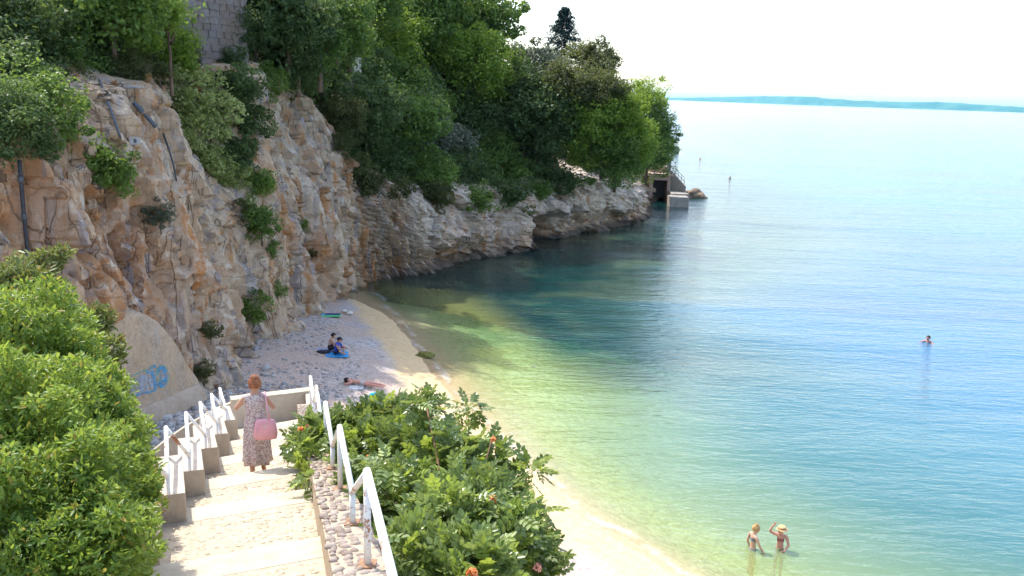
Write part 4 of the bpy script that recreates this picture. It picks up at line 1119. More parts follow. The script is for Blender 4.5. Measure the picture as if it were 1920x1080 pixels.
pw0, pw1 = aty(1256, 360, j0[1] + 4)[0], aty(1287, 360, j0[1] + 4)[0]
under(MB().box(((pw0 + pw1) / 2, j0[1] + 4.6, zj / 2 + .1 - .8), (pw1 - pw0, 4.8, zj + 1.8)).build('platform', M_DOCK, None, False, .04), jt)
def boulder(name, label, c, size, mat, seed, rough=.25, group=None):
    bm_ = bmesh.new(); bmesh.ops.create_icosphere(bm_, subdivisions=4, radius=1)
    for v_ in bm_.verts:
        p = v_.co.copy(); s = 1 + rough * mnoise.noise(p * 1.3 + Vector((seed, 0, 0))) * 1.6 + rough * .5 * abs(mnoise.noise(p * 3.1 + Vector((seed, 5, 0))))
        v_.co = Vector((p.x * size[0], p.y * size[1], p.z * size[2])) * s
    me = bpy.data.meshes.new(name); bm_.to_mesh(me); bm_.free(); me.materials.append(mat); me.polygons.foreach_set('use_smooth', [True] * len(me.polygons))
    return tag(obj(name, me, None, tuple(c)), label, 'rock', group)
M_ROCK2 = simple('brown_shore_rock', (.20, .145, .10), .9, .5, 1.5, 1.0, 4, .15); M_MOSS = simple('mossy_rock', (.17, .17, .05), .9, .35, 5, .6, 14, .15)
c = atz(1298, 371, 0); boulder('shore_rock', 'brown rock in the sea right of the dock', (c[0] + .3, c[1] + .8, .25), (1.5, 1.3, .8), M_ROCK2, 3, .42)
c = atz(1212, 372, 0); boulder('shore_rock', 'low shadowed rock left of the boathouse opening', (c[0] - .6, c[1], .1), (1.2, 1.0, .8), M_ROCK2, 9)
c = atz(797, 668, 0.0); boulder('shore_rock', 'small mossy rock lying in the shallows', (c[0], c[1], .06), (.42, .22, .17), M_MOSS, 5)
c = atz(1264, 287, 0)
fj = empty('far_jetty', tuple(c), 'pale rock and low grey jetty far behind the headland', 'jetty')
under(MB().box((c[0] - 1.0, c[1] + 1.5, .5), (4.2, 3.0, 2.0)).build('jetty_block', M_DOCK, None, False, .1), fj)
bm_ = MB(); bm_.loft([[(c[0] - 2.2 + 1.6 * s * math.cos(a), c[1] + 2.5 + 1.3 * s * math.sin(a), 1.4 + zz) for a in np.linspace(0, 2 * PI, 9)[:-1]] for s, zz in ((1.1, 0), (1, .6), (.75, 1.2), (.3, 1.6))])
under(bm_.build('pale_rock', simple('pale_yellow_rock', (.52, .42, .26), .9, .3), None, True), fj)

# ================================================================== HOUSE BEHIND THE TREES
hx0 = Vector(aty(600, 80, 62)); hz0 = hill_at(hx0.x, hx0.y)
hs_ = empty('house', (hx0.x, hx0.y + 2, hz0), 'beige house wall glimpsed through the trees above the cliff', 'house')
M_HW = mat_concrete('beige_house_wall', (.50, .42, .34), (.58, .50, .42), stain=.15)
zlo, zhi = hz0 - 1, aty(600, 30, 62)[2]
under(MB().box((hx0.x, hx0.y + 2, (zlo + zhi) / 2), (4.2, 4, zhi - zlo)).build('wall', M_HW), hs_)
o = MB().box((hx0.x + .4, hx0.y - .02, hx0.z - .3), (.7, .08, 1.0)).build('window', simple('window_frame', (.5, .48, .45), .5)); under(o, hs_)
mb = MB(); mb.prism([(hx0.x - 2.4, hx0.y - .3, zhi), (hx0.x + 2.4, hx0.y - .3, zhi), (hx0.x, hx0.y - .3, zhi + 1.3)], [(hx0.x - 2.4, hx0.y + 4.3, zhi), (hx0.x + 2.4, hx0.y + 4.3, zhi), (hx0.x, hx0.y + 4.3, zhi + 1.3)])
under(mb.build('roof', simple('tile_roof', (.36, .16, .10), .8)), hs_)

# ================================================================== FOREGROUND BUSHES
def hex_leaf():
    v = np.array([(0, 0, 0), (-.30, .30, .10), (-.26, .68, .08), (0, 1, -.06), (.26, .68, .08), (.30, .30, .10)], float)
    return v, np.array([(0, 3, 2, 1), (0, 5, 4, 3)])
LV, LF = hex_leaf()
def place(base_v, base_f, C, T, Nn, S, wid=None):
    """copies of a small leaf shape: y axis along T, z along Nn"""
    T = T / np.linalg.norm(T, axis=1)[:, None]; B = np.cross(T, Nn); B /= np.linalg.norm(B, axis=1)[:, None] + 1e-9; N2 = np.cross(B, T)
    w = S if wid is None else wid
    V = C[:, None, :] + base_v[None, :, 0:1] * (B * w[:, None])[:, None, :] + base_v[None, :, 1:2] * (T * S[:, None])[:, None, :] + base_v[None, :, 2:3] * (N2 * w[:, None])[:, None, :]
    F = (base_f[None] + (np.arange(len(C)) * len(base_v))[:, None, None]).reshape(-1, base_f.shape[1])
    return V.reshape(-1, 3), F
def frames(C, T, Nn):
    T = T / np.linalg.norm(T, axis=1)[:, None]; B = np.cross(T, Nn); B /= np.linalg.norm(B, axis=1)[:, None]; N2 = np.cross(B, T)
    return B, T, N2
def ball_points(balls, dens, r_):
    """points through the outer shell of every ball (px, py, rpx, Y[, weight]); also outward direction"""
    Cs, Os, K = [], [], []
    for b in balls:
        px, py, rp, Y = b[:4]; w = b[4] if len(b) > 4 else 1.0
        c = aty(px, py, Y); R = pxsize(np.linalg.norm(c - EYE), rp)
        n = int(dens * w * R * R * 12.6)
        u = unit_vecs(n, r_); rr = R * (1 - .45 * r_.random(n) ** 2.2) * (.86 + .26 * fbm(u * 2.4 + px, 2, int(px) % 50))
        Cs.append(c + u * rr[:, None] * np.array([1, 1, .92])); Os.append(u); K.append(np.full(n, px))
    return np.vstack(Cs), np.vstack(Os)
M_HEDGE = mat_leaf('hedge_leaves', (.100, .190, .028), (.440, .550, .120), .45, .42, .35, odd=(.36, .25, .06))
M_SPRAY = mat_leaf('spray_leaves', (.085, .125, .030), (.33, .37, .13), .35, .45, .3, odd=(.42, .22, .08))
M_CREEP = mat_leaf('creeper_leaves', (.085, .145, .035), (.380, .470, .170), .38, .33, .5)
M_CREEPY = mat_leaf('creeper_young_leaves', (.14, .22, .03), (.44, .54, .11), .42, .35, .4)
M_STEM = simple('brown_stem', (.22, .11, .07), .8, .3); M_FLOWER = simple('orange_petals', (.80, .25, .07), .5, .25, 30); M_FLOWERP = simple('salmon_petals', (.80, .34, .22), .5, .2, 30)

def twigs(balls, n, seed, lo=9, hi=20, w=.5):
    """small loose sprays that stick out of the outline"""
    r = random.Random(seed); out = []
    for _ in range(n):
        b = r.choice(balls); a = r.uniform(-1.2, 4.3); k = r.uniform(.95, 1.22)
        out.append((b[0] + math.cos(a) * b[2] * k, b[1] - math.sin(a) * b[2] * k, r.uniform(lo, hi), b[3] - r.uniform(-.2, .3), w))
    return out
def bush(name, label, cat, balls, dens, L, W, mat, seed, parts, base, stem_to, group=None):
    r_ = np.random.default_rng(seed)
    C, O = ball_points(balls, dens, r_)
    T = O * .55 + .75 * r_.normal(size=C.shape) + np.array([0, 0, .15]); Nn = np.array([0, 0, .75]) + O * .55 + .45 * r_.normal(size=C.shape)
    S = L * r_.uniform(.5, 1.5, len(C))
    root = empty(name, base, label, cat, group)
    # leaves that face the camera and lie outermost show largest
    vis = (O * (EYE - C)).sum(1) / np.linalg.norm(EYE - C, axis=1)
    pick = np.argsort(-(vis * 1.0 + .35 * r_.random(len(C)) + .4 * S / L - .05 * np.linalg.norm(C - EYE, axis=1)))[:parts]
    rest = np.ones(len(C), bool); rest[pick] = False
    v, f = place(LV, LF, C[rest], T[rest], Nn[rest], S[rest], S[rest] * W)
    o = obj('foliage', mesh_np('foliage', v, f, mat)); o['kind'] = 'stuff'; under(o, root)
    v, f = place(LV, LF, np.zeros((1, 3)), np.array([[0, 1., 0]]), np.array([[0, 0, 1.]]), np.ones(1), np.full(1, W))
    lm = mesh_np('leaf', v, f, mat)
    B, Tn, N2 = frames(C[pick], T[pick], Nn[pick])
    for i, k in enumerate(pick):
        s = S[k]; o = bpy.data.objects.new('leaf', lm)
        o.matrix_basis = Matrix(((B[i, 0] * s, Tn[i, 0] * s, N2[i, 0] * s, C[k, 0]), (B[i, 1] * s, Tn[i, 1] * s, N2[i, 1] * s, C[k, 1]), (B[i, 2] * s, Tn[i, 2] * s, N2[i, 2] * s, C[k, 2]), (0, 0, 0, 1)))
        COL.objects.link(o); under(o, root)
    for b in stem_to:
        c = Vector(aty(b[0], b[1], b[3])); s = Vector(base) + Vector((random.uniform(-.3, .3), random.uniform(-.3, .3), 0))
        mid = s.lerp(c, .55) + Vector((random.uniform(-.15, .15), random.uniform(-.15, .15), .15))
        mb = MB(); mb.tube([s, s.lerp(mid, .5), mid, c], [.03, .025, .018, .007], 6); under(mb.build('stem', M_STEM, None, True), root)
    return root
HB = [(40, 650, 120, 8.8), (130, 720, 90, 8.4), (55, 790, 130, 7.4), (175, 800, 85, 7.9), (110, 900, 125, 6.9), (215, 890, 72, 7.5), (35, 960, 120, 6.3), (150, 1010, 115, 6.3), (225, 985, 62, 6.9), (90, 1090, 130, 5.9), (235, 1060, 45, 6.6), (205, 835, 60, 8.0), (255, 930, 40, 7.4), (190, 745, 40, 8.6), (-30, 830, 110, 7), (240, 865, 38, 8.0)]
gb = Vector(aty(110, 900, 7.2)); 
bush('hedge_bush', 'large bright green leafy bush filling the lower left corner', 'bush', HB + twigs(HB, 110, 5, 8, 26, .45) + [(b[0] + random.uniform(-.8, .8) * b[2], b[1] + random.uniform(-.8, .8) * b[2], random.uniform(24, 48), b[3] - random.uniform(.0, .45), .8) for b in HB * 3 if b[0] < 190], 1700, .057, .58, M_HEDGE, 31, 300, (gb.x - .3, gb.y + .2, float(ground_z(np.array([[gb.x - .3, gb.y + .2]]))[0][0])), HB[:10:2])
SB = [(30, 560, 72, 9.6, .8), (95, 600, 55, 9.8, .7), (150, 625, 45, 10.0, .55), (185, 600, 28, 10.3, .6), (95, 490, 24, 10.6, .6), (40, 505, 30, 10.4, .5), (120, 475, 14, 10.7, .7), (200, 660, 34, 9.8, .55), (10, 600, 60, 9.4, .8), (140, 680, 48, 9.3, .7), (175, 690, 30, 9.4, .6)]
gs = Vector(aty(80, 640, 10)); bush('spray_bush', 'looser yellowish bush rising behind the big green one, against the cliff', 'bush', SB, 1500, .085, .5, M_SPRAY, 33, 160, (gs.x, gs.y, float(ground_z(np.array([[gs.x, gs.y]]))[0][0])), SB[:9])
YB = [(288, 900, 16, 8.6, .6), (296, 945, 18, 8.2, .5), (275, 880, 22, 8.7, .6)]
gy_ = Vector(aty(288, 930, 8.5)); bush('yellowing_shrub', 'small yellow-orange shrub between the big bush and the stepped wall', 'shrub', YB, 1500, .05, .5, mat_leaf('yellowing_leaves', (.20, .20, .04), (.48, .36, .10), .35), 35, 30, (gy_.x, gy_.y, st_z(8.5) - .5), [])

# ---- creeper on the bank right of the stairs: feathered leaves of seven leaflets, orange trumpets
def compound():
    V, F = [], []
    y = np.array([.22, .22, .48, .48, .74, .74, .86]); side = [-1, 1, -1, 1, -1, 1, 0]
    for yy, s in zip(y, side):
        a = s * 1.0
        q = LV * np.array([.40, .40, .4]) if s else LV * np.array([.42, .44, .4])
        x = q[:, 0] * math.cos(a) + q[:, 1] * math.sin(a); yv = -q[:, 0] * math.sin(a) + q[:, 1] * math.cos(a)
        z = q[:, 2] - .25 * (np.hypot(x, yv)) ** 2 * .6
        F += [tuple(i + 6 * (len(V) // 6) for i in f) for f in LF]; V += list(np.column_stack([x, yv + yy, z - .22 * (yy) ** 2]))
    n = len(V); w = .012
    V += [(-w, 0, 0), (w, 0, 0), (w * .6, .9, -.17), (-w * .6, .9, -.17)]; F.append((n, n + 1, n + 2, n + 3))
    return np.array(V, float), np.array(F)
CV, CF = compound()
CB = [(690, 812, 52, 13.0), (630, 815, 42, 12.8), (592, 820, 30, 12.6, .8), (580, 855, 26, 11.8, .7), (742, 775, 26, 12.8, .8), (770, 812, 38, 12.2), (800, 768, 13, 10.8, .7), (700, 850, 60, 11.4), (770, 860, 70, 11.0), (825, 832, 36, 11.2, .8), (835, 897, 78, 10.2), (900, 868, 50, 10.4, .8), (690, 920, 45, 10.0), (750, 950, 75, 9.3), (890, 950, 74, 9.3), (945, 945, 40, 9.6, .6), (840, 1000, 90, 8.5), (935, 1020, 75, 8.6), (1000, 1045, 42, 8.8, .8), (760, 1050, 60, 7.8), (870, 1085, 90, 7.7), (575, 905, 14, 10.6, .8), (995, 985, 26, 9.2, .4), (985, 890, 16, 10, .35), (875, 770, 16, 11.6, .4)]
r_ = np.random.default_rng(61)
cbase = Vector(aty(830, 980, 9.6)); cbase.z = float(ground_z(np.array([[cbase.x, cbase.y]]))[0][0])
creep = empty('flowering_creeper', tuple(cbase), 'sprawling green creeper with orange flowers right of the stairs', 'bush')
C, O = ball_points(CB + twigs(CB, 40, 9, 10, 20, .7), 165, r_)
T = O * .8 + .6 * r_.normal(size=C.shape) + np.array([0, -.1, .1]); Nn = np.array([0, -.1, .9]) + O * .45 + .35 * r_.normal(size=C.shape); S = r_.uniform(.15, .25, len(C))
vis = (O * (EYE - C)).sum(1) / np.linalg.norm(EYE - C, axis=1)
order = np.argsort(-(vis + .5 * r_.random(len(C)) + S * 2 - .08 * np.linalg.norm(C - EYE, axis=1)))
pick, bulk = order[:300], order[300:]
yng = r_.random(len(bulk)) < .22
for sel, nm, mt in ((bulk[~yng], 'foliage', M_CREEP), (bulk[yng], 'young_foliage', M_CREEPY)):
    v, f = place(CV, CF, C[sel], T[sel], Nn[sel], S[sel]); o = obj(nm, mesh_np(nm, v, f, mt)); o['kind'] = 'stuff'; under(o, creep)
LM = []
for mt in (M_CREEP, M_CREEPY):
    v, f = place(CV, CF, np.zeros((1, 3)), np.array([[0, 1., 0]]), np.array([[0, 0, 1.]]), np.ones(1)); LM.append(mesh_np('feathered_leaf', v, f, mt))
B, Tn, N2 = frames(C[pick], T[pick], Nn[pick])
for i, k in enumerate(pick):
    s = S[k]; o = bpy.data.objects.new('leaf', LM[0 if random.random() > .2 else 1])
    o.matrix_basis = Matrix(((B[i, 0] * s, Tn[i, 0] * s, N2[i, 0] * s, C[k, 0]), (B[i, 1] * s, Tn[i, 1] * s, N2[i, 1] * s, C[k, 1]), (B[i, 2] * s, Tn[i, 2] * s, N2[i, 2] * s, C[k, 2]), (0, 0, 0, 1)))
    COL.objects.link(o); under(o, creep)
for pts, rr in [([(838, 1010, 9.0), (832, 940, 9.3), (822, 870, 9.8), (808, 800, 10.3), (800, 765, 10.6)], .016), ([(905, 960, 9.4), (902, 900, 9.7), (915, 850, 10), (925, 815, 10.2)], .011), ([(870, 1060, 8.2), (900, 1000, 8.4), (940, 960, 8.8)], .012), ([(740, 950, 9.3), (780, 955, 9.2), (810, 975, 9.0)], .008)]:
    p = [Vector(aty(x, y, Y)) for x, y, Y in pts]; p[0:0] = [Vector((p[0].x, p[0].y, p[0].z - .8))]
    mb = MB(); mb.tube(p, [rr * (1 - .5 * i / len(p)) for i in range(len(p))], 6); under(mb.build('stem', M_STEM, None, True), creep)
for b in CB[::2]:
    c = Vector(aty(b[0], b[1], b[3])); mb = MB(); s = cbase.lerp(c, .25); s.z = min(s.z, c.z - .3); mb.tube([s, s.lerp(c, .5) + Vector((.1, .05, .1)), c], [.02, .014, .006], 5); under(mb.build('stem', M_STEM, None, True), creep)
def flower_cluster(seed, mat):
    r = random.Random(seed); mb = MB()
    for k in range(8):
        d = Vector((r.uniform(-1, 1), r.uniform(-1, 1), r.uniform(.0, 1))).normalized(); x = d.orthogonal().normalized(); y = d.cross(x)
        prof_ = [(.0, .006), (.035, .012), (.055, .022), (.062, .036), (.058, .045)]
        mb.loft([[d * h + (x * math.cos(a) + y * math.sin(a)) * w * (1 + (.18 * math.cos(5 * a) if w > .03 else 0)) for a in np.linspace(0, 2 * PI, 11)[:-1]] for h, w in prof_], False)
    return mb.mesh('flower_cluster', mat, True)
FM = [flower_cluster(1, M_FLOWER), flower_cluster(2, M_FLOWER), flower_cluster(3, M_FLOWERP)]
for (px, py, Y, s) in [(564, 806, 12.3, 1.0), (576, 800, 12.4, .7), (635, 820, 12.2, 1.1), (708, 866, 10.8, 1.1), (692, 858, 10.9, .9), (740, 788, 12.2, 1.0), (760, 800, 11.8, .9), (818, 905, 9.4, .9), (914, 880, 9.6, 1.1), (712, 938, 9.6, 1.0), (724, 930, 9.6, 1.0), (925, 936, 8.6, .9), (1005, 1065, 8.4, 1.2), (885, 1076, 7.1, 1.1), (716, 775, 13.0, .8), (925, 825, 10.0, .8), (655, 835, 12, .8), (800, 1035, 8.0, .8), (970, 1010, 8.6, .8)]:
    p = aty(px, py, Y - .15); under(obj('flower', FM[random.randrange(3)], None, tuple(p), (random.uniform(-.6, .6), random.uniform(-.6, .6), random.uniform(0, 6)), (s * .66, s * .66, s * .66)), creep)

# ================================================================== PEBBLES ON THE BEACH
r_ = np.random.default_rng(90)
def pebbles(n, x0, x1, y0, y1, smin, smax, dmin, dmax, keepf, seed):
    q = np.column_stack([r_.uniform(x0, x1, n), r_.uniform(y0, y1, n)]); z, sd_, _ = ground_z(q)
    k = (sd_ < -dmin) & (sd_ > -dmax) & (z < 1.9) & (r_.random(n) < keepf(q)); q, z = q[k], z[k]
    s = smin + (smax - smin) * r_.random(len(q)) ** 2.2
    return np.column_stack([q, z + s * .18]), s
pc, ps = [], []
for args in [(7000, -13.5, -7, 22.5, 34, .05, .15, 5.2, 13, lambda q: .35 + .65 * (q[:, 1] < 31)), (9000, -13, -3.5, 30, 52, .03, .085, 3.2, 12, lambda q: .5 * (fbm(np.column_stack([q, q[:, 0] * 0]) * .35, 2, 5) > -.1)), (700, -12.5, -8, 24, 50, .12, .26, 7, 13, lambda q: .25 + .4 * (q[:, 1] < 30))]:
    a, b = pebbles(*args, 1); pc.append(a); ps.append(b)
pc, ps = np.vstack(pc), np.concatenate(ps)
mp = NT('grey_pebbles'); g = mp.n('NewGeometry'); rr = g.outputs['Random Per Island']
cpe = mp.mix(mp.ramp(rr, [(0.0, 0.0), (1.0, 1.0)]), (.27, .255, .25), (.60, .57, .55)); cpe = mp.mix(mp.ramp(rr, [(.80, 0.0), (.82, .8)]), cpe, (.42, .31, .24))
mp.surf(mp.principled(color=cpe, rough=.8, spec=.2))
tag(obj('pebbles', stones_mesh('pebbles', pc, ps[:, None] * np.column_stack([r_.uniform(.9, 1.5, len(ps)), r_.uniform(.7, 1.1, len(ps)), r_.uniform(.4, .75, len(ps))]), mp.m, r_, .2)), 'grey rounded pebbles covering the upper beach', kind='stuff')
for (px, py, s, lab) in [(655, 588, .16, 'pale stone nearest the green mat, lower of two'), (646, 584, .13, 'pale stone nearest the green mat, upper of two'), (838, 795, .3, 'whitish stone at the edge of the creeper on the sand'), (1000, 688, .12, 'lone pale stone showing in the green shallows')]:
    c = atz(px, py, 1.0 if px < 800 else .3); z = float(ground_z(np.array([[c[0], c[1]]]))[0][0]); c = atz(px, py, z); boulder('beach_stone', lab, (c[0], c[1], z + s * .3), (s * 1.2, s, s * .7), simple('pale_stone', (.66, .62, .56), .8, .2), px % 17, .18)

# ================================================================== PEOPLE AND THEIR THINGS
def mat_skin(name, col):
    m = NT(name); v = m.pos(); n = m.noise(v, 9, 4)
    c = m.mix(n, tuple(x * .88 for x in col), tuple(min(1, x * 1.1) for x in col))
    return m.surf(m.principled(color=c, rough=.5, spec=.3))
SKIN = mat_skin('skin_tanned', (.56, .30, .20)); SKIN2 = mat_skin('skin_pale', (.62, .37, .27)); SKIN3 = mat_skin('skin_sunburnt', (.62, .30, .23))
HAIR_RED = simple('auburn_hair', (.34, .12, .05), .55, .4, 30, .6, 60); HAIR_DARK = simple('dark_hair', (.03, .02, .018), .5, .3, 30, .4, 50); HAIR_BLOND = simple('blond_hair', (.46, .27, .11), .55, .35, 30, .5, 50)

# base joints of a standing adult, 1.66 m; x right, y forward, z up
BASE = {'pelvis': (0, 0, .93), 'waist': (0, .005, 1.06), 'chest': (0, .0, 1.24), 'throat': (0, -.01, 1.40), 'neck': (0, .005, 1.455), 'head': (0, .02, 1.53)}
for s, n in ((-1, 'l'), (1, 'r')):
    BASE.update({'hip_' + n: (s * .085, 0, .88), 'knee_' + n: (s * .09, .015, .48), 'ankle_' + n: (s * .085, -.02, .085), 'toe_' + n: (s * .095, .15, .03),
                 'sh_' + n: (s * .165, -.01, 1.36), 'el_' + n: (s * .215, -.02, 1.09), 'wr_' + n: (s * .22, .08, .87), 'ha_' + n: (s * .22, .12, .79)})
RAD = {'pelvis': (.135, .105), 'waist': (.11, .085), 'chest': (.135, .10), 'throat': (.075, .06), 'neck': (.052, .052), 'head': (.055, .06), 'hip': (.092, .092), 'knee': (.058, .058), 'ankle': (.038, .038), 'toe': (.034, .026), 'sh': (.058, .058), 'el': (.040, .040), 'wr': (.027, .027), 'ha': (.036, .020)}
LINKS = [('pelvis', 'waist'), ('waist', 'chest'), ('chest', 'throat'), ('throat', 'neck'), ('neck', 'head')]
for n in 'lr':
    LINKS += [('pelvis', 'hip_' + n), ('hip_' + n, 'knee_' + n), ('knee_' + n, 'ankle_' + n), ('ankle_' + n, 'toe_' + n), ('throat', 'sh_' + n), ('sh_' + n, 'el_' + n), ('el_' + n, 'wr_' + n), ('wr_' + n, 'ha_' + n)]
def skin_eval(verts, edges, radii, roots):
    me = bpy.data.meshes.new('rig'); me.from_pydata(verts, edges, [])
    o = bpy.data.objects.new('rig', me); COL.objects.link(o)
    md = o.modifiers.new('skin', 'SKIN'); md.use_smooth_shade = True; md.branch_smoothing = .6
    for i, r in enumerate(radii):
        d = me.skin_vertices[0].data[i]; d.radius = r if hasattr(r, '__len__') else (r, r); d.use_root = i in roots
    sb = o.modifiers.new('sub', 'SUBSURF'); sb.levels = 2; sb.render_levels = 2
    dg = bpy.context.evaluated_depsgraph_get(); dg.update()
    out = bpy.data.meshes.new_from_object(o.evaluated_get(dg))
    bpy.data.objects.remove(o); bpy.data.meshes.remove(me)
    return out
def head_geo(c, fwd, up, size=.118):
    """skull with jaw, nose, brow, eye hollows and ears"""
    bm_ = bmesh.new(); bmesh.ops.create_uvsphere(bm_, u_segments=20, v_segments=14, radius=1)
    f = Vector(fwd).normalized(); u = Vector(up); u = (u - f * u.dot(f)).normalized(); r = f.cross(u)
    V = []
    for v in bm_.verts:
        x, y, z = v.co                                     # y forward, z up
        X = x * .74 * (1 - .22 * max(0, -z)); Y = y * .92 + .10 * max(0, -z) * (y > 0); Z = z * 1.02 - .06
        nose = math.exp(-((x / .16) ** 2 + ((z + .12) / .22) ** 2)) * (y > 0); Y += .20 * nose
        eye = (math.exp(-(((x - .30) / .15) ** 2 + ((z - .08) / .12) ** 2)) + math.exp(-(((x + .30) / .15) ** 2 + ((z - .08) / .12) ** 2))) * (y > 0); Y -= .10 * eye
        lip = math.exp(-((x / .22) ** 2 + ((z + .46) / .08) ** 2)) * (y > 0); Y += .06 * lip
        ear = math.exp(-(((y + .05) / .16) ** 2 + ((z + .02) / .22) ** 2)) * (abs(x) > .8); X += .16 * ear * (1 if x > 0 else -1)
        V.append(tuple(Vector(c) + (r * X + f * Y + u * Z) * size))
    F = [tuple(v.index for v in fc.verts) for fc in bm_.faces]; bm_.free()
    return V, F
def hand_chain(wr, ha, curl, side, up=Vector((0, 0, 1))):
    """five separate fingers of unequal length, bent at the knuckles"""
    d = (ha - wr).normalized(); pn = d.cross(up).normalized() if abs(d.dot(up)) < .95 else Vector((0, 1, 0)); ac = d.cross(pn).normalized()
    out = []
    for k, ln in enumerate((.060, .070, .066, .050)):
        b = ha + ac * (.026 - .017 * k) + d * .012; q = b + d * ln * .55 - pn * curl * ln * .25; t = q + d * ln * .45 * (1 - curl * .5) - pn * curl * ln * .5
        out.append([ha - d * .01 + ac * (.02 - .013 * k), b, q, t])
    t0 = wr.lerp(ha, .45) + ac * .018; t1 = t0 + ac * .03 + d * .03; out.append([t0, t1, t1 + d * .032 + ac * .006])
    return out
def body(pose, mat, face=(0, 1, 0), up=(0, 0, 1), curl=.5, girth=1.0, headsize=.118):
    J = {k: Vector(v) for k, v in BASE.items()}
    for k, v in pose.items(): J[k] = Vector(v)
    names = list(J); idx = {k: i for i, k in enumerate(names)}
    V = [tuple(J[k]) for k in names]; E = [(idx[a], idx[b]) for a, b in LINKS]
    R = [tuple(x * girth for x in RAD[k.split('_')[0]]) for k in names]; roots = {idx['pelvis']}
    # calf and forearm bulges
    for n in 'lr':
        for a, b, t, r in (('knee_', 'ankle_', .35, .054), ('hip_', 'knee_', .45, .078), ('el_', 'wr_', .35, .037), ('sh_', 'el_', .5, .045)):
            i, j = idx[a + n], idx[b + n]; E.remove((i, j)); V.append(tuple(J[a + n].lerp(J[b + n], t))); R.append((r * girth, r * girth)); E += [(i, len(V) - 1), (len(V) - 1, j)]
        for ch in hand_chain(J['wr_' + n], J['ha_' + n], curl, n):
            s = len(V); V += [tuple(q) for q in ch]; R += [.0095, .009, .0085, .0075][:len(ch)]; E += [(s + i, s + i + 1) for i in range(len(ch) - 1)]; roots.add(s)
    me = skin_eval(V, E, R, roots)
    bm_ = bmesh.new(); bm_.from_mesh(me)
    HV, HF = head_geo(J['head'] + Vector(up).normalized() * .035 + Vector(face).normalized() * .008, face, up, headsize)
    nv_ = [bm_.verts.new(p) for p in HV]
    for f in HF:
        try: bm_.faces.new([nv_[i] for i in f])
        except ValueError: pass
    bmesh.ops.recalc_face_normals(bm_, faces=bm_.faces)
    bm_.to_mesh(me); bm_.free(); me.materials.clear(); me.materials.append(mat)
    me.polygons.foreach_set('use_smooth', [True] * len(me.polygons))
    return me, J
def garment(me, name, test, off, mat, parent):
    """cloth that follows the body: the faces that pass the test, lifted off the skin"""
    bm_ = bmesh.new(); bm_.from_mesh(me); bm_.normal_update()
    bmesh.ops.delete(bm_, geom=[f for f in bm_.faces if not test(f.calc_center_median())], context='FACES')
    if not bm_.faces: bm_.free(); return None
    nr = [(v, v.normal.copy()) for v in bm_.verts]
    for v, n_ in nr: v.co += n_ * off
    out = bpy.data.meshes.new(name); bm_.to_mesh(out); bm_.free(); out.materials.clear(); out.materials.append(mat)
    out.polygons.foreach_set('use_smooth', [True] * len(out.polygons))
    return obj(name, out, parent)
def hair(J, face, up, mat, parent, bun=None, size=.128, drop=.0, seed=1):
    f = Vector(face).normalized(); u = Vector(up); u = (u - f * u.dot(f)).normalized(); r = f.cross(u); c = J['head'] + Vector(up).normalized() * .045
    bm_ = bmesh.new(); bmesh.ops.create_icosphere(bm_, subdivisions=4, radius=1)
    kill = [v for v in bm_.verts if (v.co.y > .35 and v.co.z < .35) or v.co.z < -.55 - drop]
    bmesh.ops.delete(bm_, geom=kill, context='VERTS')
    for v in bm_.verts:
        p = v.co.copy(); k = 1 + .14 * mnoise.noise(p * 4 + Vector((seed, 0, 0))) + .12 * mnoise.noise(p * 9)
        v.co = c + (r * p.x * .82 + f * (p.y * .95 - .10) + u * (p.z * .98 + .05)) * size * k
    if bun:
        bb = bmesh.ops.create_icosphere(bm_, subdivisions=3, radius=1)
        for v in bb['verts']:
            p = v.co.copy(); k = 1 + .38 * mnoise.noise(p * 3 + Vector((seed, 3, 0))) + .2 * mnoise.noise(p * 8); v.co = c + (f * bun[1] + u * bun[2] + r * bun[0]) + p * bun[3] * k
    me = bpy.data.meshes.new('hair'); bm_.to_mesh(me); bm_.free(); me.materials.append(mat); me.polygons.foreach_set('use_smooth', [True] * len(me.polygons))
    return obj('hair', me, parent)
def person(loc, rz, label, pose, skin, face=(0, 1, 0), up=(0, 0, 1), scale=1.0, group=None, girth=1.0, curl=.5):
    me, J = body(pose, skin, face, up, curl, girth)
    o = obj('person', me, None, loc, (0, 0, rz), (scale, scale, scale)); tag(o, label, 'person', group); return o, me, J

# ---- woman in a long dress on the stairs
wp_ = Vector((-3.93, 13.06, 0)); wp_.z = zl(13.7) - .185 * 0 - .20 + .03
wz = zl(13.0) - (13.47 - 13.0) * (.265 - .19 / 2.1) + .01
yaw = math.atan2(.26, 1)                                   # walks down the stairs, back to the camera
wpose = {'el_l': (-.31, .03, 1.17), 'wr_l': (-.20, .24, 1.22), 'ha_l': (-.15, .31, 1.25), 'el_r': (.29, .02, 1.16), 'wr_r': (.19, .23, 1.23), 'ha_r': (.14, .30, 1.27),
         'knee_l': (-.08, -.01, .48), 'ankle_l': (-.07, -.13, .10), 'toe_l': (-.08, .02, .03), 'knee_r': (.09, .08, .48), 'ankle_r': (.10, .06, .085), 'toe_r': (.12, .22, .03), 'head': (0, .03, 1.53)}
wo_, wme, WJ = person((wp_.x, wp_.y, wz), yaw, 'woman in a long patterned dress walking down the stairs, seen from behind', wpose, SKIN, (0, .95, -.3), (0, .25, 1), .955)
hair(WJ, (0, .95, -.3), (0, .25, 1), HAIR_RED, wo_, (0, -.045, .085, .072), .126, .1)
dm = NT('floral_dress_cloth'); v = dm.pos()
v1 = dm.vor(v, 46, 'F1', 1); v2 = dm.vor(v, 75, 'F1', 1); d1_ = dm.vor(v, 46, 'F1', 0)
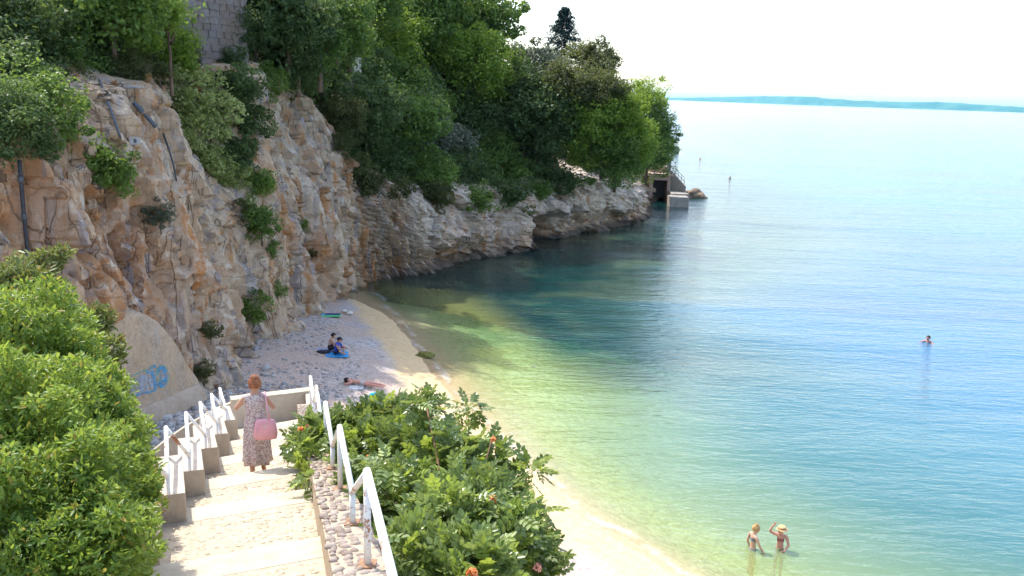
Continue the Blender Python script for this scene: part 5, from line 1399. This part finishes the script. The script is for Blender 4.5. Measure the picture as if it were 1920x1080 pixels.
cc_ = dm.mix(dm.ramp(dm.n('SeparateColor', {0: v1}).outputs[0], [(.30, 0.0), (.34, 1.0)]), (.40, .17, .15), (.70, .60, .55))
cc_ = dm.mix(dm.ramp(dm.n('SeparateColor', {0: v2}).outputs[1], [(.62, 0.0), (.66, 1.0)]), cc_, (.24, .17, .20))
cc_ = dm.mix(dm.ramp(d1_, [(.35, 0.0), (.5, .5)]), cc_, (.66, .54, .50))
dm.surf(dm.principled(color=cc_, rough=.85, spec=.1))
rings = []
for (z, rx, ry, cx, cy, fold) in [(1.415, .135, .062, 0, -.012, 0), (1.38, .185, .082, 0, -.012, 0), (1.33, .178, .108, 0, -.008, 0), (1.24, .168, .122, 0, .0, .0), (1.12, .155, .115, 0, .0, .004), (1.02, .168, .125, 0, .0, .008), (.90, .195, .150, 0, 0, .012), (.72, .205, .165, .0, .0, .018), (.52, .212, .178, .0, .0, .022), (.34, .220, .188, .005, -.005, .026), (.25, .226, .195, .008, -.008, .028), (.24, .215, .185, .008, -.008, .028)]:
    rings.append([(cx + (rx + fold * math.sin(7 * a + z * 2)) * math.cos(a), cy + (ry + fold * math.sin(7 * a + z * 2)) * math.sin(a), z + .012 * math.sin(3 * a) * (z < .3)) for a in np.linspace(0, 2 * PI, 57)[:-1]])
mb = MB(); mb.loft(rings, False); dress = mb.build('dress', dm.m, wo_, True)
o = garment(wme, 'dress_top', lambda c: 1.20 < c.z < 1.43 and abs(c.x) < .175, .012, dm.m, wo_)
o = garment(wme, 'sandals', lambda c: c.z < .022, .006, simple('tan_sandal', (.42, .24, .13), .6), wo_)
# pink bag on her shoulder
bgx = Vector((.15, -.22, .86)); Rz = Matrix.Rotation(yaw, 3, 'Z')
bag = empty('handbag', tuple(Vector(wo_.location) + Rz @ bgx), 'pale pink handbag hanging at the back of the woman on the stairs', 'bag', None, yaw - .1)
M_PINK = simple('pink_leather', (.78, .36, .40), .45, .12, 6, .2, 20, .4)
mb = MB(); rg = []
for z, w, d, rr_ in [(-.165, .13, .045, 3.0), (-.155, .165, .062, 3.2), (-.10, .178, .075, 3.4), (.0, .172, .074, 3.2), (.10, .155, .058, 3), (.145, .13, .038, 2.6), (.155, .115, .022, 2.4)]:
    rg.append([(math.copysign(abs(math.cos(a)) ** (2 / rr_), math.cos(a)) * w, math.copysign(abs(math.sin(a)) ** (2 / rr_), math.sin(a)) * d, z) for a in np.linspace(0, 2 * PI, 41)[:-1]])
mb.loft(rg); mb.build('bag_body', M_PINK, bag, True)
for y in (-.035, .035):
    mb = MB(); mb.tube([(.07, y, .13), (.045, y * .9 + .02, .26), (.02, y * .5 + .06, .38), (.0, .12, .465), (-.03, .24, .515), (-.02, .32, .47)], .009, 6); mb.build('strap', M_PINK, bag, True)
mb = MB().box((.0, -.066, .06), (.05, .01, .03)); mb.build('clasp', simple('pale_metal_clasp', (.7, .55, .5), .4), bag)

# ---- two bathers waist-deep
def bather_loc(px, py, depth):
    c = atz(px, py, 0); z = float(ground_z(np.array([[c[0], c[1]]]))[0][0]); return c, z
M_BIK = simple('grey_blue_swimwear', (.22, .24, .33), .7, .3, 60); M_BIKD = simple('dark_red_swimwear', (.30, .10, .10), .7, .2, 40)
c, gz0 = bather_loc(1411, 1029, 0)
pose = {'el_r': (.24, .08, 1.12), 'wr_r': (.30, .20, .92), 'ha_r': (.32, .25, .85), 'el_l': (-.23, -.06, 1.10), 'wr_l': (-.22, .04, .88), 'ha_l': (-.21, .08, .80), 'head': (0, .05, 1.52)}
o, me, J = person((c[0], c[1], -.90), math.radians(-75), 'bather in a grey-blue bikini with blond hair, left of the two standing in the shallows', pose, SKIN2, (.1, .93, -.35), (0, .2, 1), .97, 'bathers standing waist-deep')
hair(J, (.1, .93, -.35), (0, .2, 1), HAIR_BLOND, o, (0, -.04, .11, .05), .126)
garment(me, 'bikini_top', lambda c: 1.20 < c.z < 1.30 and abs(c.x) < .16 and c.y > -.2, .008, M_BIK, o); garment(me, 'bikini_bottom', lambda c: .84 < c.z < .95 and abs(c.x) < .19, .008, M_BIK, o)
c, gz0 = bather_loc(1462, 1027, 0)
pose = {'sh_r': (.17, 0, 1.38), 'el_r': (.33, .06, 1.46), 'wr_r': (.25, .08, 1.66), 'ha_r': (.21, .09, 1.73), 'el_l': (-.25, .05, 1.13), 'wr_l': (-.17, .19, 1.0), 'ha_l': (-.12, .24, .98), 'head': (.01, .04, 1.52)}
o, me, J = person((c[0], c[1], -.93), math.radians(155), 'bather raising one arm, wearing a straw hat, right of the two in the shallows', pose, SKIN3, (0, .95, -.3), (0, .2, 1), .96, 'bathers standing waist-deep')
hair(J, (0, .95, -.3), (0, .2, 1), HAIR_BLOND, o, None, .126)
garment(me, 'bikini_top', lambda c: 1.19 < c.z < 1.30 and abs(c.x) < .16, .008, M_BIKD, o); garment(me, 'bikini_bottom', lambda c: .82 < c.z < .95 and abs(c.x) < .19, .008, M_BIKD, o)
hat = empty('sun_hat', tuple(Vector(o.location) + Vector((0, -.0, 1.56 * .96))), 'straw sun hat on the bather with the raised arm', 'hat')
mb = MB(); mb.loft([[(r * math.cos(a), r * math.sin(a) - .02, z + .02 * math.sin(2 * a) * (r > .15)) for a in np.linspace(0, 2 * PI, 29)[:-1]] for r, z in ((.17, .02), (.125, .045), (.115, .06), (.11, .10), (.085, .125), (.03, .13))], False)
mb.build('brim_and_crown', simple('straw', (.66, .44, .22), .8, .2, 40), hat, True)
mb = MB(); mb.loft([[(r * math.cos(a), r * math.sin(a) - .02, z) for a in np.linspace(0, 2 * PI, 29)[:-1]] for r, z in ((.121, .056), (.116, .085))], False); mb.build('band', simple('brown_band', (.32, .12, .08), .7), hat, True)

# ---- couple sitting on the pebbles
SIT = {'pelvis': (0, 0, .11), 'waist': (0, .05, .24), 'chest': (0, .12, .41), 'throat': (0, .17, .56), 'neck': (0, .20, .61), 'head': (0, .235, .675)}
for s, n in ((-1, 'l'), (1, 'r')):
    SIT.update({'hip_' + n: (s * .10, .05, .11), 'knee_' + n: (s * .27, .38, .27), 'ankle_' + n: (s * .07, .42, .07), 'toe_' + n: (-s * .02, .55, .04), 'sh_' + n: (s * .165, .16, .53), 'el_' + n: (s * .24, .30, .34), 'wr_' + n: (s * .13, .46, .33), 'ha_' + n: (s * .08, .52, .32)})
def on_beach(px, py):
    z = .9
    for _ in range(4):
        c = atz(px, py, z); z = float(ground_z(np.array([[c[0], c[1]]]))[0][0])
    return Vector((c[0], c[1], z))
p = on_beach(614, 660)
o, me, J = person(tuple(p + Vector((0, .15, .02))), math.radians(-70), 'bare-backed sitter with short dark hair, behind the one in blue', SIT, SKIN2, (0, .85, -.5), (0, .4, 1), 1.0, 'couple sitting on the pebbles')
hair(J, (0, .85, -.5), (0, .4, 1), HAIR_DARK, o, None, .124); garment(me, 'swim_shorts', lambda c: c.z < .30 and c.y < .24 and abs(c.x) < .28, .012, simple('black_shorts', (.03, .03, .04), .8), o)
p2_ = on_beach(627, 665)
o, me, J = person(tuple(p2_ + Vector((0, 0, .02))), math.radians(-100), 'sitter in a bright blue top and navy shorts on the blue towel', SIT, SKIN, (0, .75, -.65), (0, .5, 1), 1.0, 'couple sitting on the pebbles')
hair(J, (0, .75, -.65), (0, .5, 1), HAIR_DARK, o, None, .126)
garment(me, 'blue_top', lambda c: (.20 < c.z < .60 and c.y < .30 and abs(c.x) < .21), .014, simple('cobalt_cloth', (.05, .10, .48), .8, .2), o); garment(me, 'navy_shorts', lambda c: c.z < .30 and c.y < .34 and abs(c.x) < .30, .012, simple('navy_cloth', (.02, .025, .08), .8), o)
# ---- sunbather lying face down
LIE = {}
for k, (x, y, z) in BASE.items():
    LIE[k] = (x, z - .9, .11 - y * .6)
for s, n in ((-1, 'l'), (1, 'r')):
    LIE.update({'el_' + n: (s * .34, .62, .07), 'wr_' + n: (s * .15, .72, .05), 'ha_' + n: (s * .08, .74, .05), 'toe_' + n: (s * .11, -.98, .04), 'knee_' + n: (s * .10, -.42, .08), 'ankle_' + n: (s * .10, -.80, .07)})
LIE['head'] = (0, .65, .13); LIE['neck'] = (0, .56, .12); LIE['throat'] = (0, .50, .11)
p = on_beach(680, 724)
tw = math.radians(78)
o, me, J = person(tuple(p + Vector((0, 0, .05))), tw, 'sunbather lying flat on the pebbles near the creeper', LIE, SKIN3, (.6, .2, -.7), (0, 1, .1), 1.0)
hair(J, (.6, .2, -.7), (0, 1, .1), HAIR_DARK, o, None, .126); garment(me, 'swim_trunks', lambda c: -.12 < c.y < .10, .010, simple('pale_swimwear', (.55, .50, .48), .8), o)
def cloth(name, label, px, py, L, W, rz, mat, cat='towel', fold=.02, stripe=None, extra=.0):
    p = on_beach(px, py); nx, ny = 28, 16; V = []
    root = empty(name, tuple(p), label, cat, None, rz)
    cs, sn = math.cos(rz), math.sin(rz)
    def patch(nm, x0, x1, y0, y1, m_, lift):
        V = []
        for i in range(nx):
            for j in range(ny):
                x = x0 + (x1 - x0) * i / (nx - 1); y = y0 + (y1 - y0) * j / (ny - 1)
                wx, wy = p.x + x * cs - y * sn, p.y + x * sn + y * cs
                zz = float(ground_z(np.array([[wx, wy]]))[0][0]) if (i % 9 == 0 and j % 5 == 0) else None
                V.append((x, y, .035 + lift + fold * (mnoise.noise(Vector((x * 3 + px, y * 3, 1))) + .5 * mnoise.noise(Vector((x * 8, y * 8 + py, 2)))) + extra * max(0, 1 - (x / L * 2) ** 2)))
        g = obj(nm, mesh_np(nm, V, grid_faces(nx, ny), m_, True), root); sdm = g.modifiers.new('thickness', 'SOLIDIFY'); sdm.thickness = .012
        return g
    patch('cloth', -L / 2, L / 2, -W / 2, W / 2, mat, 0)
    for k, (x0, x1, y0, y1, m_) in enumerate(stripe or []): patch('stripe', x0, x1, y0, y1, m_, .014 + .004 * k)
    return root
M_TBLUE = simple('sky_blue_towel', (.04, .30, .66), .9, .2); M_TGREEN = simple('green_mat', (.10, .48, .22), .7, .15); M_TNAVY = simple('navy_mat', (.02, .05, .20), .7); M_TCYAN = simple('light_blue_mat', (.10, .42, .70), .7); M_TTEAL = simple('teal_cloth', (.02, .40, .44), .8, .2); M_TPALE = simple('pale_towel', (.50, .52, .55), .9)
cloth('beach_towel', 'sky blue towel under the seated couple', 624, 666, 1.35, .85, .15, M_TBLUE, fold=.018)
cloth('beach_towel', 'pale grey-blue towel behind the seated couple', 612, 656, .9, .6, .3, simple('pale_blue_towel', (.28, .34, .55), .9))
cloth('beach_mat', 'green and navy mat spread near the water', 612, 592, 1.5, .75, .12, M_TGREEN, 'mat', .02, [(-.25, .72, .06, .36, M_TNAVY), (-.42, -.1, -.05, .36, M_TCYAN)])
cloth('beach_cloth', 'crumpled teal cloth beside the sunbather', 705, 743, .62, .3, -.2, M_TTEAL, 'cloth', .05, None, .06)
cloth('beach_towel', 'pale towel under the head of the sunbather', 668, 728, .6, .5, .1, M_TPALE)
p = on_beach(642, 665)
bb = empty('beach_bag', tuple(p), 'small bright blue bag beside the seated couple', 'bag')
mb = MB(); mb.loft([[(w * math.cos(a), d * math.sin(a), z) for a in np.linspace(0, 2 * PI, 21)[:-1]] for z, w, d in ((.0, .16, .11), (.06, .22, .15), (.18, .20, .13), (.27, .12, .06), (.29, .07, .03))]); mb.build('bag_body', M_TCYAN, bb, True)
mb = MB(); mb.tube([(-.09, 0, .25), (-.06, 0, .36), (.06, 0, .36), (.09, 0, .25)], .012, 6); mb.build('strap', M_TNAVY, bb, True)
p = on_beach(606, 662); bk = empty('dark_bundle', tuple(p), 'dark folded clothes lying left of the seated couple', 'clothes')
mb = MB(); mb.loft([[(w * math.cos(a) * (1 + .15 * math.sin(3 * a)), d * math.sin(a), z) for a in np.linspace(0, 2 * PI, 21)[:-1]] for z, w, d in ((.02, .28, .16), (.07, .30, .18), (.12, .2, .12), (.15, .08, .04))]); mb.build('heap', simple('dark_cloth', (.03, .03, .045), .9), bk, True)

# ---- swimmers
SWIM = dict(BASE)
SW = {'el_l': (-.35, .12, 1.28), 'wr_l': (-.42, .34, 1.26), 'ha_l': (-.44, .42, 1.25), 'el_r': (.35, .12, 1.28), 'wr_r': (.42, .34, 1.26), 'ha_r': (.44, .42, 1.25), 'head': (0, .05, 1.52)}
for px, py, rz, lab, mt in [(1740, 642, 2.2, 'swimmer with dark hair and shoulders above water at the right', SKIN3), (1369, 335, .6, 'distant swimmer whose dark head dots the sea beyond the dock', SKIN), (1313, 299, 2.0, 'farthest swimmer, a tiny head on the pale water', SKIN)]:
    c = atz(px, py, 0)
    o, me, J = person((c[0], c[1], -1.30), rz, lab, SW, mt, (0, 1, 0), (0, 0, 1), 1.0, 'swimmers out in the sea'); hair(J, (0, 1, 0), (0, 0, 1), HAIR_DARK, o, None, .128)
